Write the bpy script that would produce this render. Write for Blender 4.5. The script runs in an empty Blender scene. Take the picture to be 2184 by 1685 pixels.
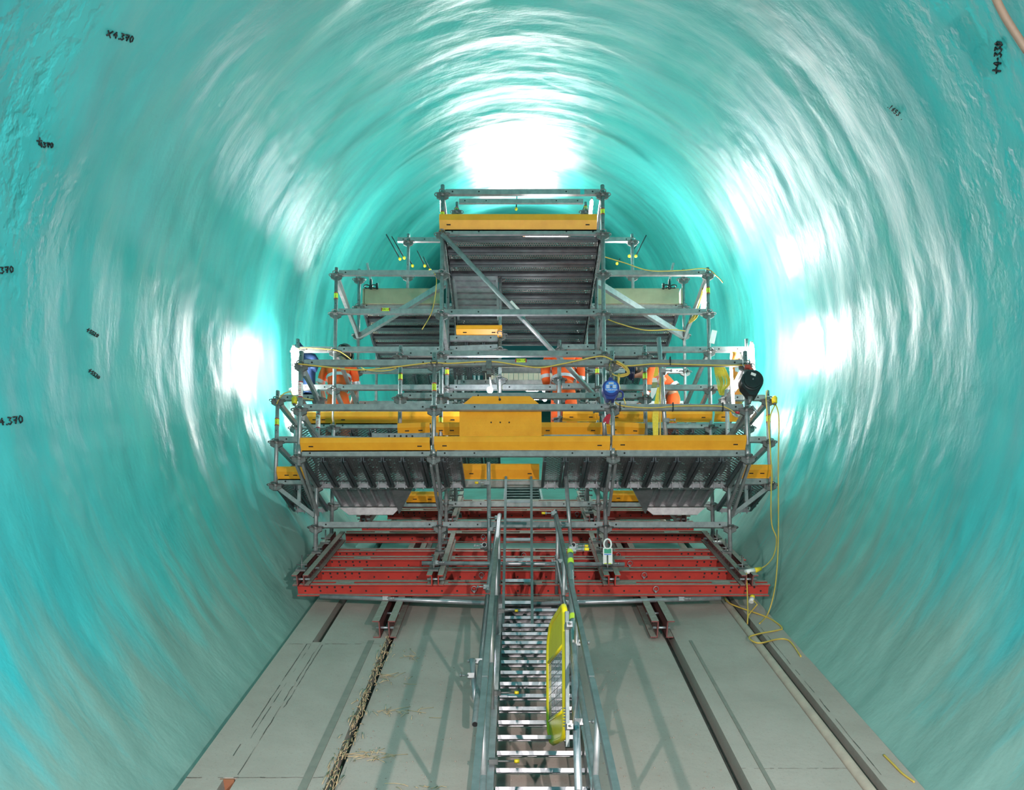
import bpy, math, random
from mathutils import Vector, Matrix, noise
random.seed(7)
R = math.radians
scene = bpy.context.scene
COL = scene.collection

# ------------------------------------------------------------------ camera, world, light, exposure
F, CX, CY, PITCH = 1833.0, 1100.0, 1555.0, R(5)          # focal length and principal point for a 2184 x 1685 frame
cam_d = bpy.data.cameras.new('camera')
cam = bpy.data.objects.new('camera', cam_d); COL.objects.link(cam)
cam.location = (0, 0, 0); cam.rotation_euler = (R(90) + PITCH, 0, 0)
cam_d.sensor_width = 36.0; cam_d.lens = F / 2184 * 36
cam_d.shift_x = (1092 - CX) / 2184; cam_d.shift_y = (CY - 842.5) / 2184
cam_d.clip_start = 0.05; cam_d.clip_end = 200
scene.camera = cam

w = bpy.data.worlds.new('world'); scene.world = w; w.use_nodes = True
w.node_tree.nodes['Background'].inputs[0].default_value = (0.75, 0.85, 0.9, 1)
w.node_tree.nodes['Background'].inputs[1].default_value = 0.22
scene.view_settings.view_transform = 'Standard'
scene.view_settings.look = 'None'
scene.view_settings.gamma = 1.0
scene.view_settings.use_curve_mapping = False
scene.view_settings.exposure = 0.12

U = Vector((0, math.cos(R(30)), math.sin(R(30))))         # up the tunnel's 30 degree slope
N = Vector((0, -math.sin(R(30)), math.cos(R(30))))        # square to its floor
EX = Vector((1, 0, 0)); EY = Vector((0, 1, 0)); EZ = Vector((0, 0, 1))
HC = 2.88                                                 # eye height square to the floor
def T(x, u, n): return EX * x + U * u + N * (n - HC)
def light(name, kind, loc, energy, color, size=0.3, target=None, size_y=None, spot=None):
    d = bpy.data.lights.new(name, kind); d.energy = energy; d.color = color
    if kind == 'AREA':
        d.size = size
        if size_y: d.shape = 'RECTANGLE'; d.size_y = size_y
    else:
        d.shadow_soft_size = size
    if kind == 'SPOT': d.spot_size = R(spot or 100); d.spot_blend = 0.6
    o = bpy.data.objects.new(name, d); COL.objects.link(o); o.location = loc
    if target is not None:
        o.rotation_euler = (Vector(target) - Vector(loc)).to_track_quat('-Z', 'Y').to_euler()
    return o
WARM = (1.0, 0.86, 0.83)
# site floodlights standing further down the tunnel, behind the photographer
light('flood_light', 'SPOT', T(-1.9, -1.6, 4.3), 1500, WARM, 0.045, T(0.8, 9.5, 0.6), spot=120)
light('flood_light', 'SPOT', T(2.2, -1.9, 4.2), 2100, WARM, 0.045, T(-0.4, 9.5, 0.6), spot=120)

# ------------------------------------------------------------------ helpers
def ray(px, py):
    x = (px - CX) / F; u = (CY - py) / F
    return Vector((x, math.cos(PITCH) - u * math.sin(PITCH), math.sin(PITCH) + u * math.cos(PITCH)))
def P(px, py, d):                                         # point of the vertical plane Y = d
    r = ray(px, py); return r * (d / r.y)
def S(px, py, n=0.0):                                     # point of a plane parallel to the floor
    r = ray(px, py); return r * ((n - HC) / r.dot(N))
def ZY(py, d): return P(1100, py, d).z

class MB:
    def __init__(s): s.v = []; s.f = []; s.m = []; s.sm = []
    def face(s, idx, m=0, sm=False): s.f.append(idx); s.m.append(m); s.sm.append(sm)
    def hexa(s, p, m=0):                                  # p: 4 bottom, 4 top
        b = len(s.v); s.v += [Vector(q) for q in p]
        for q in ((3, 2, 1, 0), (4, 5, 6, 7), (0, 1, 5, 4), (1, 2, 6, 5), (2, 3, 7, 6), (3, 0, 4, 7)):
            s.face([b + i for i in q], m)
        return s
    def box(s, c, hx, hy, hz, m=0):                       # centre and three half-vectors
        c = Vector(c); hx, hy, hz = Vector(hx), Vector(hy), Vector(hz)
        return s.hexa([c - hx - hy - hz, c + hx - hy - hz, c + hx + hy - hz, c - hx + hy - hz,
                       c - hx - hy + hz, c + hx - hy + hz, c + hx + hy + hz, c - hx + hy + hz], m)
    def abox(s, x0, x1, y0, y1, z0, z1, m=0):
        return s.box(((x0 + x1) / 2, (y0 + y1) / 2, (z0 + z1) / 2), EX * (x1 - x0) / 2, EY * (y1 - y0) / 2, EZ * (z1 - z0) / 2, m)
    def sbox(s, x0, x1, u0, u1, n0, n1, m=0):             # box along the slope
        return s.box(T((x0 + x1) / 2, (u0 + u1) / 2, (n0 + n1) / 2), EX * (x1 - x0) / 2, U * (u1 - u0) / 2, N * (n1 - n0) / 2, m)
    def bar(s, a, b, wd, ht, up=EZ, m=0):                 # rectangular bar from a to b
        a, b = Vector(a), Vector(b); d = (b - a).normalized()
        sd = d.cross(up)
        sd = sd.normalized() if sd.length > 1e-4 else EX
        uu = sd.cross(d).normalized()
        return s.box((a + b) / 2, (b - a) / 2, sd * wd / 2, uu * ht / 2, m)
    def tube(s, pts, r, n=8, m=0, caps=True, closed=False):
        pts = [Vector(p) for p in pts]; rs = r if isinstance(r, (list, tuple)) else [r] * len(pts)
        b = len(s.v); k = len(pts); ref = None
        for i, p in enumerate(pts):
            if closed: d = pts[(i + 1) % k] - pts[i - 1]
            else: d = pts[min(i + 1, k - 1)] - pts[max(i - 1, 0)]
            d = d.normalized()
            if ref is None:
                ref = EZ if abs(d.z) < 0.9 else EX
            x = d.cross(ref).normalized(); y = d.cross(x).normalized(); ref = -y if False else (x.cross(d)).normalized()
            for j in range(n):
                a = 2 * math.pi * j / n
                s.v.append(p + (x * math.cos(a) + ref * math.sin(a)) * rs[i])
        for i in range(k if closed else k - 1):
            for j in range(n):
                i2 = (i + 1) % k; j2 = (j + 1) % n
                s.face([b + i * n + j, b + i * n + j2, b + i2 * n + j2, b + i2 * n + j], m, True)
        if caps and not closed:
            s.face([b + j for j in range(n)][::-1], m); s.face([b + (k - 1) * n + j for j in range(n)], m)
        return s
    def disc(s, c, nrm, r, t=0.01, n=10, m=0):
        c = Vector(c); nrm = Vector(nrm).normalized()
        return s.tube([c - nrm * t / 2, c + nrm * t / 2], r, n, m)
    def prism(s, poly, ext, m=0):                         # polygon (3D points) pushed along ext
        b = len(s.v); k = len(poly); ext = Vector(ext)
        s.v += [Vector(p) for p in poly] + [Vector(p) + ext for p in poly]
        s.face([b + i for i in range(k)][::-1], m); s.face([b + k + i for i in range(k)], m)
        for i in range(k):
            j = (i + 1) % k; s.face([b + i, b + j, b + k + j, b + k + i], m)
        return s
    def sphere(s, c, rx, ry=None, rz=None, nu=12, nv=8, m=0):
        ry = ry or rx; rz = rz or rx; c = Vector(c)
        b = len(s.v)
        for i in range(nv + 1):
            th = math.pi * i / nv
            for j in range(nu):
                a = 2 * math.pi * j / nu
                s.v.append(c + Vector((rx * math.sin(th) * math.cos(a), ry * math.sin(th) * math.sin(a), rz * math.cos(th))))
        for i in range(nv):
            for j in range(nu):
                j2 = (j + 1) % nu
                s.face([b + i * nu + j, b + (i + 1) * nu + j, b + (i + 1) * nu + j2, b + i * nu + j2], m, True)
        return s
    def mesh(s, name, mats, off):
        me = bpy.data.meshes.new(name)
        me.from_pydata([tuple(q - off) for q in s.v], [], s.f)
        for mt in mats: me.materials.append(mt)
        me.polygons.foreach_set('material_index', s.m); me.polygons.foreach_set('use_smooth', s.sm)
        me.update(); return me
    def build(s, name, mats, parent=None, base=None, label=None):
        if not isinstance(mats, (list, tuple)): mats = [mats]
        if parent is not None: off = OFF[parent.name]
        elif base is not None: off = Vector(base)
        else:
            off = Vector((sum(q.x for q in s.v), sum(q.y for q in s.v), sum(q.z for q in s.v))) / max(1, len(s.v))
        o = bpy.data.objects.new(name, s.mesh(name, mats, off)); COL.objects.link(o)
        if parent is not None: o.parent = parent
        else: o.location = off
        OFF[o.name] = off
        if label: o['label'] = label
        return o
OFF = {}
def thing(name, label, cat, base, group=None):
    o = bpy.data.objects.new(name, None); COL.objects.link(o); o.location = Vector(base); o.empty_display_size = 0.1
    OFF[o.name] = Vector(base); return tag(o, label, cat, group)
def tag(o, label, cat, group=None):
    o['label'] = label; o['category'] = cat
    if group: o['group'] = group
    return o
def struct(o): o['kind'] = 'structure'; return o
def place(me, name, loc, parent):                         # another part sharing a mesh
    o = bpy.data.objects.new(name, me); COL.objects.link(o); o.parent = parent
    o.location = Vector(loc) - OFF[parent.name]; OFF[o.name] = OFF[parent.name]; return o

def spline(pts, k=6):                                     # smooth polyline through points
    pts = [Vector(p) for p in pts]; out = []
    for i in range(len(pts) - 1):
        p0 = pts[max(i - 1, 0)]; p1 = pts[i]; p2 = pts[i + 1]; p3 = pts[min(i + 2, len(pts) - 1)]
        for j in range(k):
            t = j / k
            out.append(0.5 * ((2 * p1) + (p2 - p0) * t + (2 * p0 - 5 * p1 + 4 * p2 - p3) * t * t + (3 * p1 - p0 - 3 * p2 + p3) * t ** 3))
    out.append(pts[-1]); return out

# ------------------------------------------------------------------ materials
class NT:
    def __init__(s, name):
        s.mat = bpy.data.materials.new(name); s.mat.use_nodes = True; s.t = s.mat.node_tree
        s.b = s.t.nodes['Principled BSDF']; s.out = s.t.nodes['Material Output']
    def n(s, typ, **kw):
        nd = s.t.nodes.new(typ)
        for k, v in kw.items(): setattr(nd, k, v)
        return nd
    def l(s, a, b): s.t.links.new(a, b)
    def coord(s, kind='Object', scale=(1, 1, 1)):
        c = s.n('ShaderNodeTexCoord'); m = s.n('ShaderNodeMapping'); m.inputs['Scale'].default_value = scale
        s.l(c.outputs[kind], m.inputs['Vector']); return m.outputs[0]
    def noise(s, vec, scale, detail=4, rough=0.55, dist=0.0):
        x = s.n('ShaderNodeTexNoise'); x.inputs['Scale'].default_value = scale; x.inputs['Detail'].default_value = detail
        x.inputs['Roughness'].default_value = rough; x.inputs['Distortion'].default_value = dist
        if vec is not None: s.l(vec, x.inputs['Vector'])
        return x.outputs['Fac']
    def ramp(s, fac, stops):
        r = s.n('ShaderNodeValToRGB'); e = r.color_ramp.elements
        while len(e) < len(stops): e.new(0.5)
        for i, (p, c) in enumerate(stops): e[i].position = p; e[i].color = (c[0], c[1], c[2], 1)
        s.l(fac, r.inputs[0]); return r.outputs[0]
    def math(s, op, a, b=None, c=None):
        m = s.n('ShaderNodeMath', operation=op)
        for i, q in enumerate((a, b, c)):
            if q is None: continue
            if isinstance(q, (int, float)): m.inputs[i].default_value = q
            else: s.l(q, m.inputs[i])
        return m.outputs[0]
    def mix(s, fac, a, b):
        m = s.n('ShaderNodeMix', data_type='RGBA')
        if isinstance(fac, (int, float)): m.inputs[0].default_value = fac
        else: s.l(fac, m.inputs[0])
        for i, q in ((6, a), (7, b)):
            if isinstance(q, tuple): m.inputs[i].default_value = (*q[:3], 1)
            else: s.l(q, m.inputs[i])
        return m.outputs[2]
    def bump(s, h, strength, dist=0.02, nrm=None):
        b = s.n('ShaderNodeBump'); b.inputs['Strength'].default_value = strength; b.inputs['Distance'].default_value = dist
        s.l(h, b.inputs['Height'])
        if nrm is not None: s.l(nrm, b.inputs['Normal'])
        return b.outputs[0]
    def set(s, color=None, rough=None, metal=None, normal=None, spec=None):
        for k, q in (('Base Color', color), ('Roughness', rough), ('Metallic', metal), ('Normal', normal), ('Specular IOR Level', spec)):
            if q is None: continue
            if isinstance(q, tuple): s.b.inputs[k].default_value = (*q[:3], 1)
            elif isinstance(q, (int, float)): s.b.inputs[k].default_value = q
            else: s.l(q, s.b.inputs[k])
        return s.mat
def paint(name, c, c2=None, rough=0.45, metal=0.0, scale=9.0, bump=0.05, spread=(0.35, 0.7)):
    t = NT(name); v = t.coord()
    nz = t.noise(v, scale, 5, 0.6)
    col = t.ramp(nz, [(spread[0], c), (spread[1], c2 or tuple(q * 0.8 for q in c))])
    return t.set(col, rough, metal, t.bump(t.noise(v, scale * 8, 3), bump, 0.004))
def glow(name, c, st):
    t = NT(name); t.set((0.9, 0.9, 0.9), 0.4); t.b.inputs['Emission Color'].default_value = (*c, 1); t.b.inputs['Emission Strength'].default_value = st
    return t.mat

M_galv = paint('galvanised_steel', (0.36, 0.365, 0.37), (0.24, 0.25, 0.255), 0.42, 0.45, 14)
M_post = paint('galvanised_tube', (0.33, 0.34, 0.345), (0.22, 0.23, 0.235), 0.40, 0.5, 18)
M_cast = paint('cast_node', (0.20, 0.20, 0.195), (0.12, 0.125, 0.125), 0.5, 0.5, 30)
M_alu = paint('aluminium', (0.44, 0.445, 0.47), (0.30, 0.31, 0.33), 0.35, 0.6, 12)
M_dark = paint('dark_plank_steel', (0.13, 0.135, 0.15), (0.08, 0.085, 0.095), 0.42, 0.5, 12)
M_yel = paint('yellow_toe_board_paint', (0.80, 0.355, 0.018), (0.70, 0.29, 0.012), 0.42, 0, 5)
M_wood = paint('pale_green_ply', (0.31, 0.29, 0.19), (0.23, 0.22, 0.145), 0.6, 0, 4)
M_red = paint('red_beam_paint', (0.46, 0.028, 0.017), (0.32, 0.02, 0.014), 0.45, 0, 5, spread=(0.4, 0.75))
M_maroon = paint('oxide_beam_paint', (0.20, 0.055, 0.05), (0.13, 0.04, 0.038), 0.6, 0, 8)
M_dust = paint('grey_dust', (0.34, 0.30, 0.255), (0.24, 0.21, 0.18), 0.9, 0, 20)
M_black = paint('black_hole', (0.008, 0.008, 0.009), None, 0.7)
M_blk = paint('black_plastic', (0.018, 0.022, 0.024), (0.012, 0.014, 0.016), 0.35)
M_conc = None
M_white = paint('white_label', (0.8, 0.8, 0.78), (0.66, 0.66, 0.62), 0.5)
M_lime = paint('lime_sticker', (0.62, 0.78, 0.04), (0.55, 0.70, 0.05), 0.5)
M_redtag = paint('red_tag', (0.45, 0.02, 0.04), None, 0.4)
M_cord = paint('yellow_cord', (0.66, 0.45, 0.08), (0.55, 0.37, 0.07), 0.5)
M_ycap = paint('yellow_cap', (0.85, 0.62, 0.02), None, 0.4)
M_gate = paint('yellow_gate_paint', (0.86, 0.66, 0.01), (0.78, 0.58, 0.01), 0.35)
M_blue = paint('blue_housing', (0.03, 0.045, 0.22), (0.025, 0.035, 0.17), 0.4)
M_blue2 = paint('blue_label', (0.06, 0.22, 0.68), None, 0.4)
M_navy = paint('navy_cloth', (0.004, 0.028, 0.10), (0.003, 0.018, 0.065), 0.8, 0, 7)
M_org = paint('orange_cloth', (0.95, 0.12, 0.012), (0.80, 0.085, 0.01), 0.75, 0, 5)
M_orgp = paint('orange_plastic', (0.75, 0.24, 0.03), (0.66, 0.2, 0.03), 0.45)
M_band = paint('reflective_band', (0.62, 0.63, 0.68), (0.5, 0.5, 0.55), 0.35, 0.2)
M_skin = paint('skin', (0.52, 0.30, 0.20), (0.46, 0.25, 0.17), 0.5)
M_boot = paint('boot_leather', (0.03, 0.025, 0.02), None, 0.6)
M_helm = paint('dark_helmet', (0.015, 0.03, 0.03), None, 0.3)
M_hnavy = paint('navy_helmet', (0.015, 0.02, 0.06), None, 0.25)
M_straw = paint('straw', (0.58, 0.43, 0.26), (0.42, 0.30, 0.17), 0.9)
M_board = paint('pale_boards', (0.62, 0.47, 0.38), (0.52, 0.39, 0.31), 0.7, 0, 3)
M_hose = paint('brown_hose', (0.30, 0.21, 0.15), (0.22, 0.16, 0.12), 0.6)
M_teal_pipe = paint('teal_scaffold_tube', (0.19, 0.225, 0.225), (0.13, 0.16, 0.16), 0.45, 0.4, 12)
M_lineb = paint('marker_ink', (0.006, 0.010, 0.012), None, 0.6)
M_lamp = glow('lamp_diffuser', (0.95, 0.98, 1.0), 30)
M_lampr = glow('lamp_red_end', (1.0, 0.25, 0.12), 2)
M_stripes = paint('yellow_webbing', (0.80, 0.60, 0.06), (0.6, 0.45, 0.05), 0.6, 0, 40)

def perforated(name, base, hx, hy):
    t = NT(name); v = t.coord()
    sp = t.n('ShaderNodeSeparateXYZ'); t.l(v, sp.inputs[0])
    fx = t.math('DIVIDE', sp.outputs[0], hx); fy = t.math('DIVIDE', sp.outputs[1], hy)
    row = t.math('FLOOR', fy)
    sh = t.math('MULTIPLY', t.math('MODULO', t.math('ABSOLUTE', row), 2.0), 0.5)
    a = t.math('SUBTRACT', t.math('FRACT', t.math('ADD', fx, sh)), 0.5)
    b = t.math('SUBTRACT', t.math('FRACT', fy), 0.5)
    d = t.math('ADD', t.math('MULTIPLY', a, a), t.math('MULTIPLY', b, b))
    hole = t.math('LESS_THAN', d, 0.115)
    rim = t.math('LESS_THAN', d, 0.19)
    col = t.mix(rim, base, tuple(q * 2.2 for q in base))
    t.set(col, 0.4, 0.5)
    tr = t.n('ShaderNodeBsdfTransparent'); mx = t.n('ShaderNodeMixShader')
    t.l(hole, mx.inputs[0]); t.l(t.b.outputs[0], mx.inputs[1]); t.l(tr.outputs[0], mx.inputs[2]); t.l(mx.outputs[0], t.out.inputs[0])
    return t.mat
M_perfY = perforated('perforated_plank_steel', (0.14, 0.14, 0.145), 0.052, 0.030)
M_perfX = perforated('perforated_top_plank_steel', (0.17, 0.165, 0.155), 0.030, 0.042)

def wall_material():
    t = NT('sprayed_teal_membrane')
    arc = t.n('ShaderNodeUVMap'); arc.uv_map = 'arc'
    def mp(sx, sy):
        m = t.n('ShaderNodeMapping'); m.inputs['Scale'].default_value = (sx, sy, 1); t.l(arc.outputs[0], m.inputs[0]); return m.outputs[0]
    streak = t.noise(mp(0.35, 1.3), 1.6, 6, 0.6, 0.6)
    blot = t.noise(mp(0.7, 1.0), 0.9, 4, 0.55, 0.4)
    col = t.ramp(streak, [(0.30, (0.055, 0.46, 0.44)), (0.52, (0.070, 0.55, 0.51)), (0.72, (0.12, 0.60, 0.53))])
    sp0 = t.n('ShaderNodeSeparateXYZ'); t.l(arc.outputs[0], sp0.inputs[0])
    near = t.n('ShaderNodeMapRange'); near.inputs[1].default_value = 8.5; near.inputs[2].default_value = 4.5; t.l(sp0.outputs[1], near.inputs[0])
    col = t.mix(t.math('MULTIPLY', near.outputs[0], 0.75), col, (0.035, 0.43, 0.50))  # bluer towards the camera: cool light there put into the wall colour
    # grey cement dust near the floor and in streaks up the walls
    sp = t.n('ShaderNodeSeparateXYZ'); t.l(arc.outputs[0], sp.inputs[0])
    edge = t.math('ABSOLUTE', sp.outputs[0])
    low = t.n('ShaderNodeMapRange'); low.inputs[1].default_value = 5.0; low.inputs[2].default_value = 7.9
    t.l(edge, low.inputs[0])
    right = t.n('ShaderNodeMapRange'); right.inputs[1].default_value = 0.0; right.inputs[2].default_value = 2.5; t.l(sp.outputs[0], right.inputs[0])
    st2 = t.noise(mp(0.22, 1.5), 1.5, 6, 0.65, 0.8)
    k = t.math('ADD', t.math('MULTIPLY', low.outputs[0], 0.62), t.math('MULTIPLY', right.outputs[0], 0.05))
    dm = t.n('ShaderNodeMapRange'); dm.inputs[1].default_value = 0.62; dm.inputs[2].default_value = 0.86
    t.l(t.math('ADD', k, t.math('MULTIPLY', st2, 0.72)), dm.inputs[0])
    col = t.mix(t.math('MULTIPLY', dm.outputs[0], 0.85), col, (0.24, 0.36, 0.31))
    fine = t.noise(mp(0.9, 1.1), 20, 4, 0.55)
    mid = t.noise(mp(0.6, 1.3), 3.2, 3, 0.5, 0.3)
    vo = t.n('ShaderNodeTexVoronoi'); vo.inputs['Scale'].default_value = 9; vo.feature = 'SMOOTH_F1'; t.l(mp(1, 1), vo.inputs['Vector'])
    nb = t.bump(fine, 0.16, 0.02)
    nb = t.bump(mid, 0.24, 0.06, nb)
    up = t.n('ShaderNodeMapRange'); up.inputs[1].default_value = 5.2; up.inputs[2].default_value = 4.0; t.l(edge, up.inputs[0])
    crown = t.math('MULTIPLY', near.outputs[0], up.outputs[0])
    blob = t.ramp(t.noise(mp(1, 1), 7.5, 3, 0.5), [(0.46, (0, 0, 0)), (0.66, (1, 1, 1))])
    patch = t.ramp(t.noise(mp(0.5, 0.8), 0.8, 3, 0.5), [(0.42, (0, 0, 0)), (0.58, (1, 1, 1))])
    nb = t.bump(t.math('MULTIPLY', blob, t.math('MULTIPLY', patch, crown)), 0.6, 0.03, nb)
    ro = t.n('ShaderNodeMapRange'); ro.inputs[3].default_value = 0.32; ro.inputs[4].default_value = 0.52; t.l(blot, ro.inputs[0])
    rr = t.math('ADD', ro.outputs[0], t.math('MULTIPLY', dm.outputs[0], 0.25))
    rr = t.math('ADD', rr, t.math('MULTIPLY', near.outputs[0], 0.18))
    return t.set(col, rr, 0.0, nb, 0.34)
M_wall = wall_material()
def floor_material():
    t = NT('dusty_concrete'); v = t.coord()
    a = t.noise(v, 0.9, 6, 0.6, 0.3); b = t.noise(v, 14, 5, 0.65)
    col = t.ramp(a, [(0.3, (0.33, 0.285, 0.25)), (0.55, (0.40, 0.345, 0.305)), (0.75, (0.45, 0.385, 0.345))])
    sp = t.ramp(t.noise(v, 60, 3, 0.7), [(0.28, (0.55, 0.55, 0.53)), (0.40, (1, 1, 1))])
    m = t.n('ShaderNodeMix', data_type='RGBA', blend_type='MULTIPLY'); m.inputs[0].default_value = 0.6
    t.l(col, m.inputs[6]); t.l(sp, m.inputs[7])
    return t.set(m.outputs[2], 0.85, 0, t.bump(b, 0.18, 0.02), 0.25)
M_conc = floor_material()

# ------------------------------------------------------------------ tunnel lining
TX, TN, TR = 0.15, 2.15, 3.45                             # centre line and radius of the bore
def radius(th, u):
    s = th * TR
    big = noise.noise(Vector((s * 0.30, u * 0.75, 3.1))) * 0.055 + noise.noise(Vector((s * 0.55 + 9, u * 1.5, 7.7))) * 0.034
    med = noise.noise(Vector((s * 1.3, u * 3.2, 1.3))) * 0.017
    sm = noise.noise(Vector((s * 6.0, u * 7.0, 5.0))) * 0.006
    return TR + big + med + sm
def TW(th, u, dr=0.0):
    r = radius(th, u) + dr
    return T(TX + r * math.sin(th), u, TN + r * math.cos(th))
def wall_point(px, py, dr=0.0):                           # where a line of sight meets the lining
    d = ray(px, py); t = 3.0
    for _ in range(60):
        p = d * t; x = p.x - TX; n = p.dot(N) + HC - TN
        r = radius(math.atan2(x, n), p.dot(U)) + dr
        t += (r - math.hypot(x, n)) * 0.8
    return d * t
def build_tunnel():
    th1 = R(137); nt = 430
    us = []; u = -5.0
    while u < 42:
        us.append(u); u += 0.18 if u < 1 else 0.042 if u < 15 else 0.10 if u < 22 else 0.4
    vs = []; fs = []; uv = []
    ths = [-th1 + 2 * th1 * i / nt for i in range(nt + 1)]
    for u in us:
        for th in ths: vs.append(tuple(TW(th, u)))
    W_ = nt + 1
    for i in range(len(us) - 1):
        for j in range(nt):
            a = i * W_ + j; fs.append((a, a + 1, a + W_ + 1, a + W_))
    me = bpy.data.meshes.new('wall_tunnel'); me.from_pydata(vs, [], fs)
    l = me.uv_layers.new(name='arc')
    li = [0] * len(me.loops); me.loops.foreach_get('vertex_index', li)
    flat = []
    for q in li: flat += [ths[q % W_] * TR, us[q // W_]]
    l.data.foreach_set('uv', flat)
    me.polygons.foreach_set('use_smooth', [True] * len(me.polygons))
    me.materials.append(M_wall); me.update()
    o = bpy.data.objects.new('wall_tunnel', me); COL.objects.link(o); return struct(o)
WALL = build_tunnel(); OFF[WALL.name] = Vector((0, 0, 0))
m = MB(); m.prism([T(TX + 3.9 * math.sin(a), 41.5, TN + 3.9 * math.cos(a)) for a in [2 * math.pi * i / 40 for i in range(40)]], U * 0.2)
struct(m.build('wall_far_end', M_wall))

# hand written survey marks
GL = {'4': [[(.45, 1), (.05, .45), (.62, .45)], [(.45, .8), (.45, 0)]], '3': [[(.1, 1), (.55, .95), (.28, .58), (.6, .3), (.3, 0), (.05, .12)]],
      '7': [[(.05, .95), (.6, 1), (.3, 0)], [(.15, .5), (.55, .55)]], '0': [[(.3, 1), (.06, .6), (.2, 0), (.5, .2), (.55, .75), (.3, 1)]],
      '.': [[(.2, .05), (.26, 0)]], '-': [[(.1, .5), (.4, .5)]], '+': [[(.0, .55), (.8, .6)], [(.4, 1.1), (.35, -.05)]], 'x': [[(0, .1), (.9, 1.0)], [(.1, .95), (.7, -.1)]],
      '5': [[(.55, 1), (.15, 1), (.1, .6), (.5, .5), (.5, .1), (.1, 0)]], '2': [[(.08, .85), (.35, 1), (.52, .7), (.05, 0), (.6, .05)]], '1': [[(.3, 1), (.3, 0)]], '6': [[(.5, 1), (.12, .5), (.2, 0), (.52, .2), (.4, .5), (.12, .35)]], ' ': []}
def survey_mark(text, px, py, size, ang, wd=1.0):
    m = MB(); x = 0
    for ch in text:
        for st in GL[ch]:
            pts = []
            for gx, gy in st:
                a = (x + gx) * size; b = -gy * size
                pts.append(wall_point(px + a * math.cos(ang) - b * math.sin(ang), py + a * math.sin(ang) + b * math.cos(ang), -0.006))
            m.tube(pts, 0.0045 * wd, 5)
        x += {'.': .4, '-': .55, '+': 1.0, 'x': 1.1}.get(ch, .78)
    o = m.build('survey_mark', M_lineb, WALL); return o
survey_mark('x4.370', 227, 77, 13, R(14))
survey_mark('+', 78, 308, 14, R(5)); survey_mark('4370', 84, 314, 10, R(2))
survey_mark('.370', -4, 584, 13, R(-6)); survey_mark('4.370', 0, 908, 15, R(-8), 1.2)
survey_mark('+5520', 184, 706, 7, R(30)); survey_mark('+5530', 188, 792, 7, R(38))
survey_mark('+4-330', 2133, 157, 15, R(-86), 1.2)
survey_mark('.1653 .', 1892, 228, 9, R(42), 0.8)

# ------------------------------------------------------------------ floor
def slab(name, x0, x1, u0, u1, n0, n1, mat=None, parent=None):
    m = MB(); m.sbox(x0, x1, u0, u1, n0, n1); return m.build(name, mat or M_conc, parent)
fl = MB(); fl.sbox(-3.2, 3.6, -5, 41, -0.62, -0.30); FLOOR = struct(fl.build('floor', M_conc))
def strip(x0, x1, u0=-5, u1=41, top=0.0, nm='slab'):
    m = MB(); k = max(1, int((u1 - u0) / 2.6)); us = [u0 + (u1 - u0) * i / k for i in range(k + 1)]
    m.sbox(x0, x1, u0, u1, -0.30, top); return m.build(nm, M_conc, FLOOR)
# side benches, centre strip and the slots between them
strip(-2.33, -2.06, 3.0, 10.75); strip(-1.97, -1.325, 3.0, 10.75)

strip(-2.06, -1.97, 5.36, 8.25, 0.003)                    # slot filled in with concrete
strip(-2.33, -1.97, -5, 3.0); strip(-1.97, -1.325, -5, 3.0)
M_bounce = paint('teal_bounce_concrete', (0.07, 0.25, 0.21), (0.05, 0.19, 0.16), .75, 0, 3)  # shade and teal bounce on the far floor, put into its colour
strip(-1.262, 1.545, -5, 10.75, -0.035)
strip(1.63, 2.39, -5, 10.75); strip(2.56, 2.82, -5, 10.75)
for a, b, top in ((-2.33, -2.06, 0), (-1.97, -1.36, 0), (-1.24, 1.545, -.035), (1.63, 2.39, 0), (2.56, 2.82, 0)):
    m = MB(); m.sbox(a, b, 10.75, 41, -.30, top); m.build('slab', M_bounce, FLOOR)
M_slot = paint('slot_dark', (.10, .09, .08), (.06, .055, .05), .9)  # slot bottoms darker than the slabs
for a, b in ((-2.06, -1.97), (-1.36, -1.24), (1.545, 1.63), (2.39, 2.56)):
    m = MB(); m.sbox(a, b, -5, 41, -0.30, -0.13); m.build('slot_bottom', M_slot, FLOOR)
M_joint = paint('joint_dirt', (0.07, 0.07, 0.06), None, .9)
def crack(x0, x1, u0, u1, wd):                            # thin ragged joint in the slab
    m = MB(); k = 26; a = T(x0, u0, .003); b = T(x1, u1, .003); e = (b - a); sd = e.normalized().cross(N)
    i0 = 0
    pts = [a + e * (i / k) + sd * random.gauss(0, wd * .5) for i in range(k + 1)]
    for i in range(k):
        if random.random() < .22: continue
        r_ = wd * random.uniform(.3, 1.0); m.v += [pts[i] + sd * r_, pts[i] - sd * r_, pts[i + 1] - sd * r_, pts[i + 1] + sd * r_]; n_ = len(m.v); m.face([n_ - 4, n_ - 3, n_ - 2, n_ - 1])
    o = m.build('joint_line', M_joint, FLOOR); o['kind'] = 'stuff'
for x, u0, u1 in ((-2.10, 5.6, 8.2), (-2.055, 6.0, 8.3), (-1.975, 5.4, 8.3), (-1.94, 6.6, 8.3), (2.60, 5.4, 9)): crack(x, x, u0, u1, .004)
crack(-2.33, -1.36, 5.36, 5.36, .006); crack(-2.33, -1.36, 8.2, 8.2, .004); crack(1.63, 2.39, 5.5, 5.5, .003)
for a, b in ((-1.50, -1.44), (1.76, 1.79)):  # narrow shadow bands along the benches, laid on as darker strips
    m = MB(); m.sbox(a, b, 3, 8.3, 0.0005, 0.006); m.build('shadow_band', paint('shadow_band_concrete', (0.25, 0.235, 0.20), (0.20, 0.19, 0.165), 0.8), FLOOR)
M_pipe = paint('dusty_pipe', (.42, .36, .29), (.33, .28, .23), .8, 0, 6)
m = MB(); m.tube([T(2.440, u, -0.012) for u in (-5, 10, 25, 41)], 0.042, 12)
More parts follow.
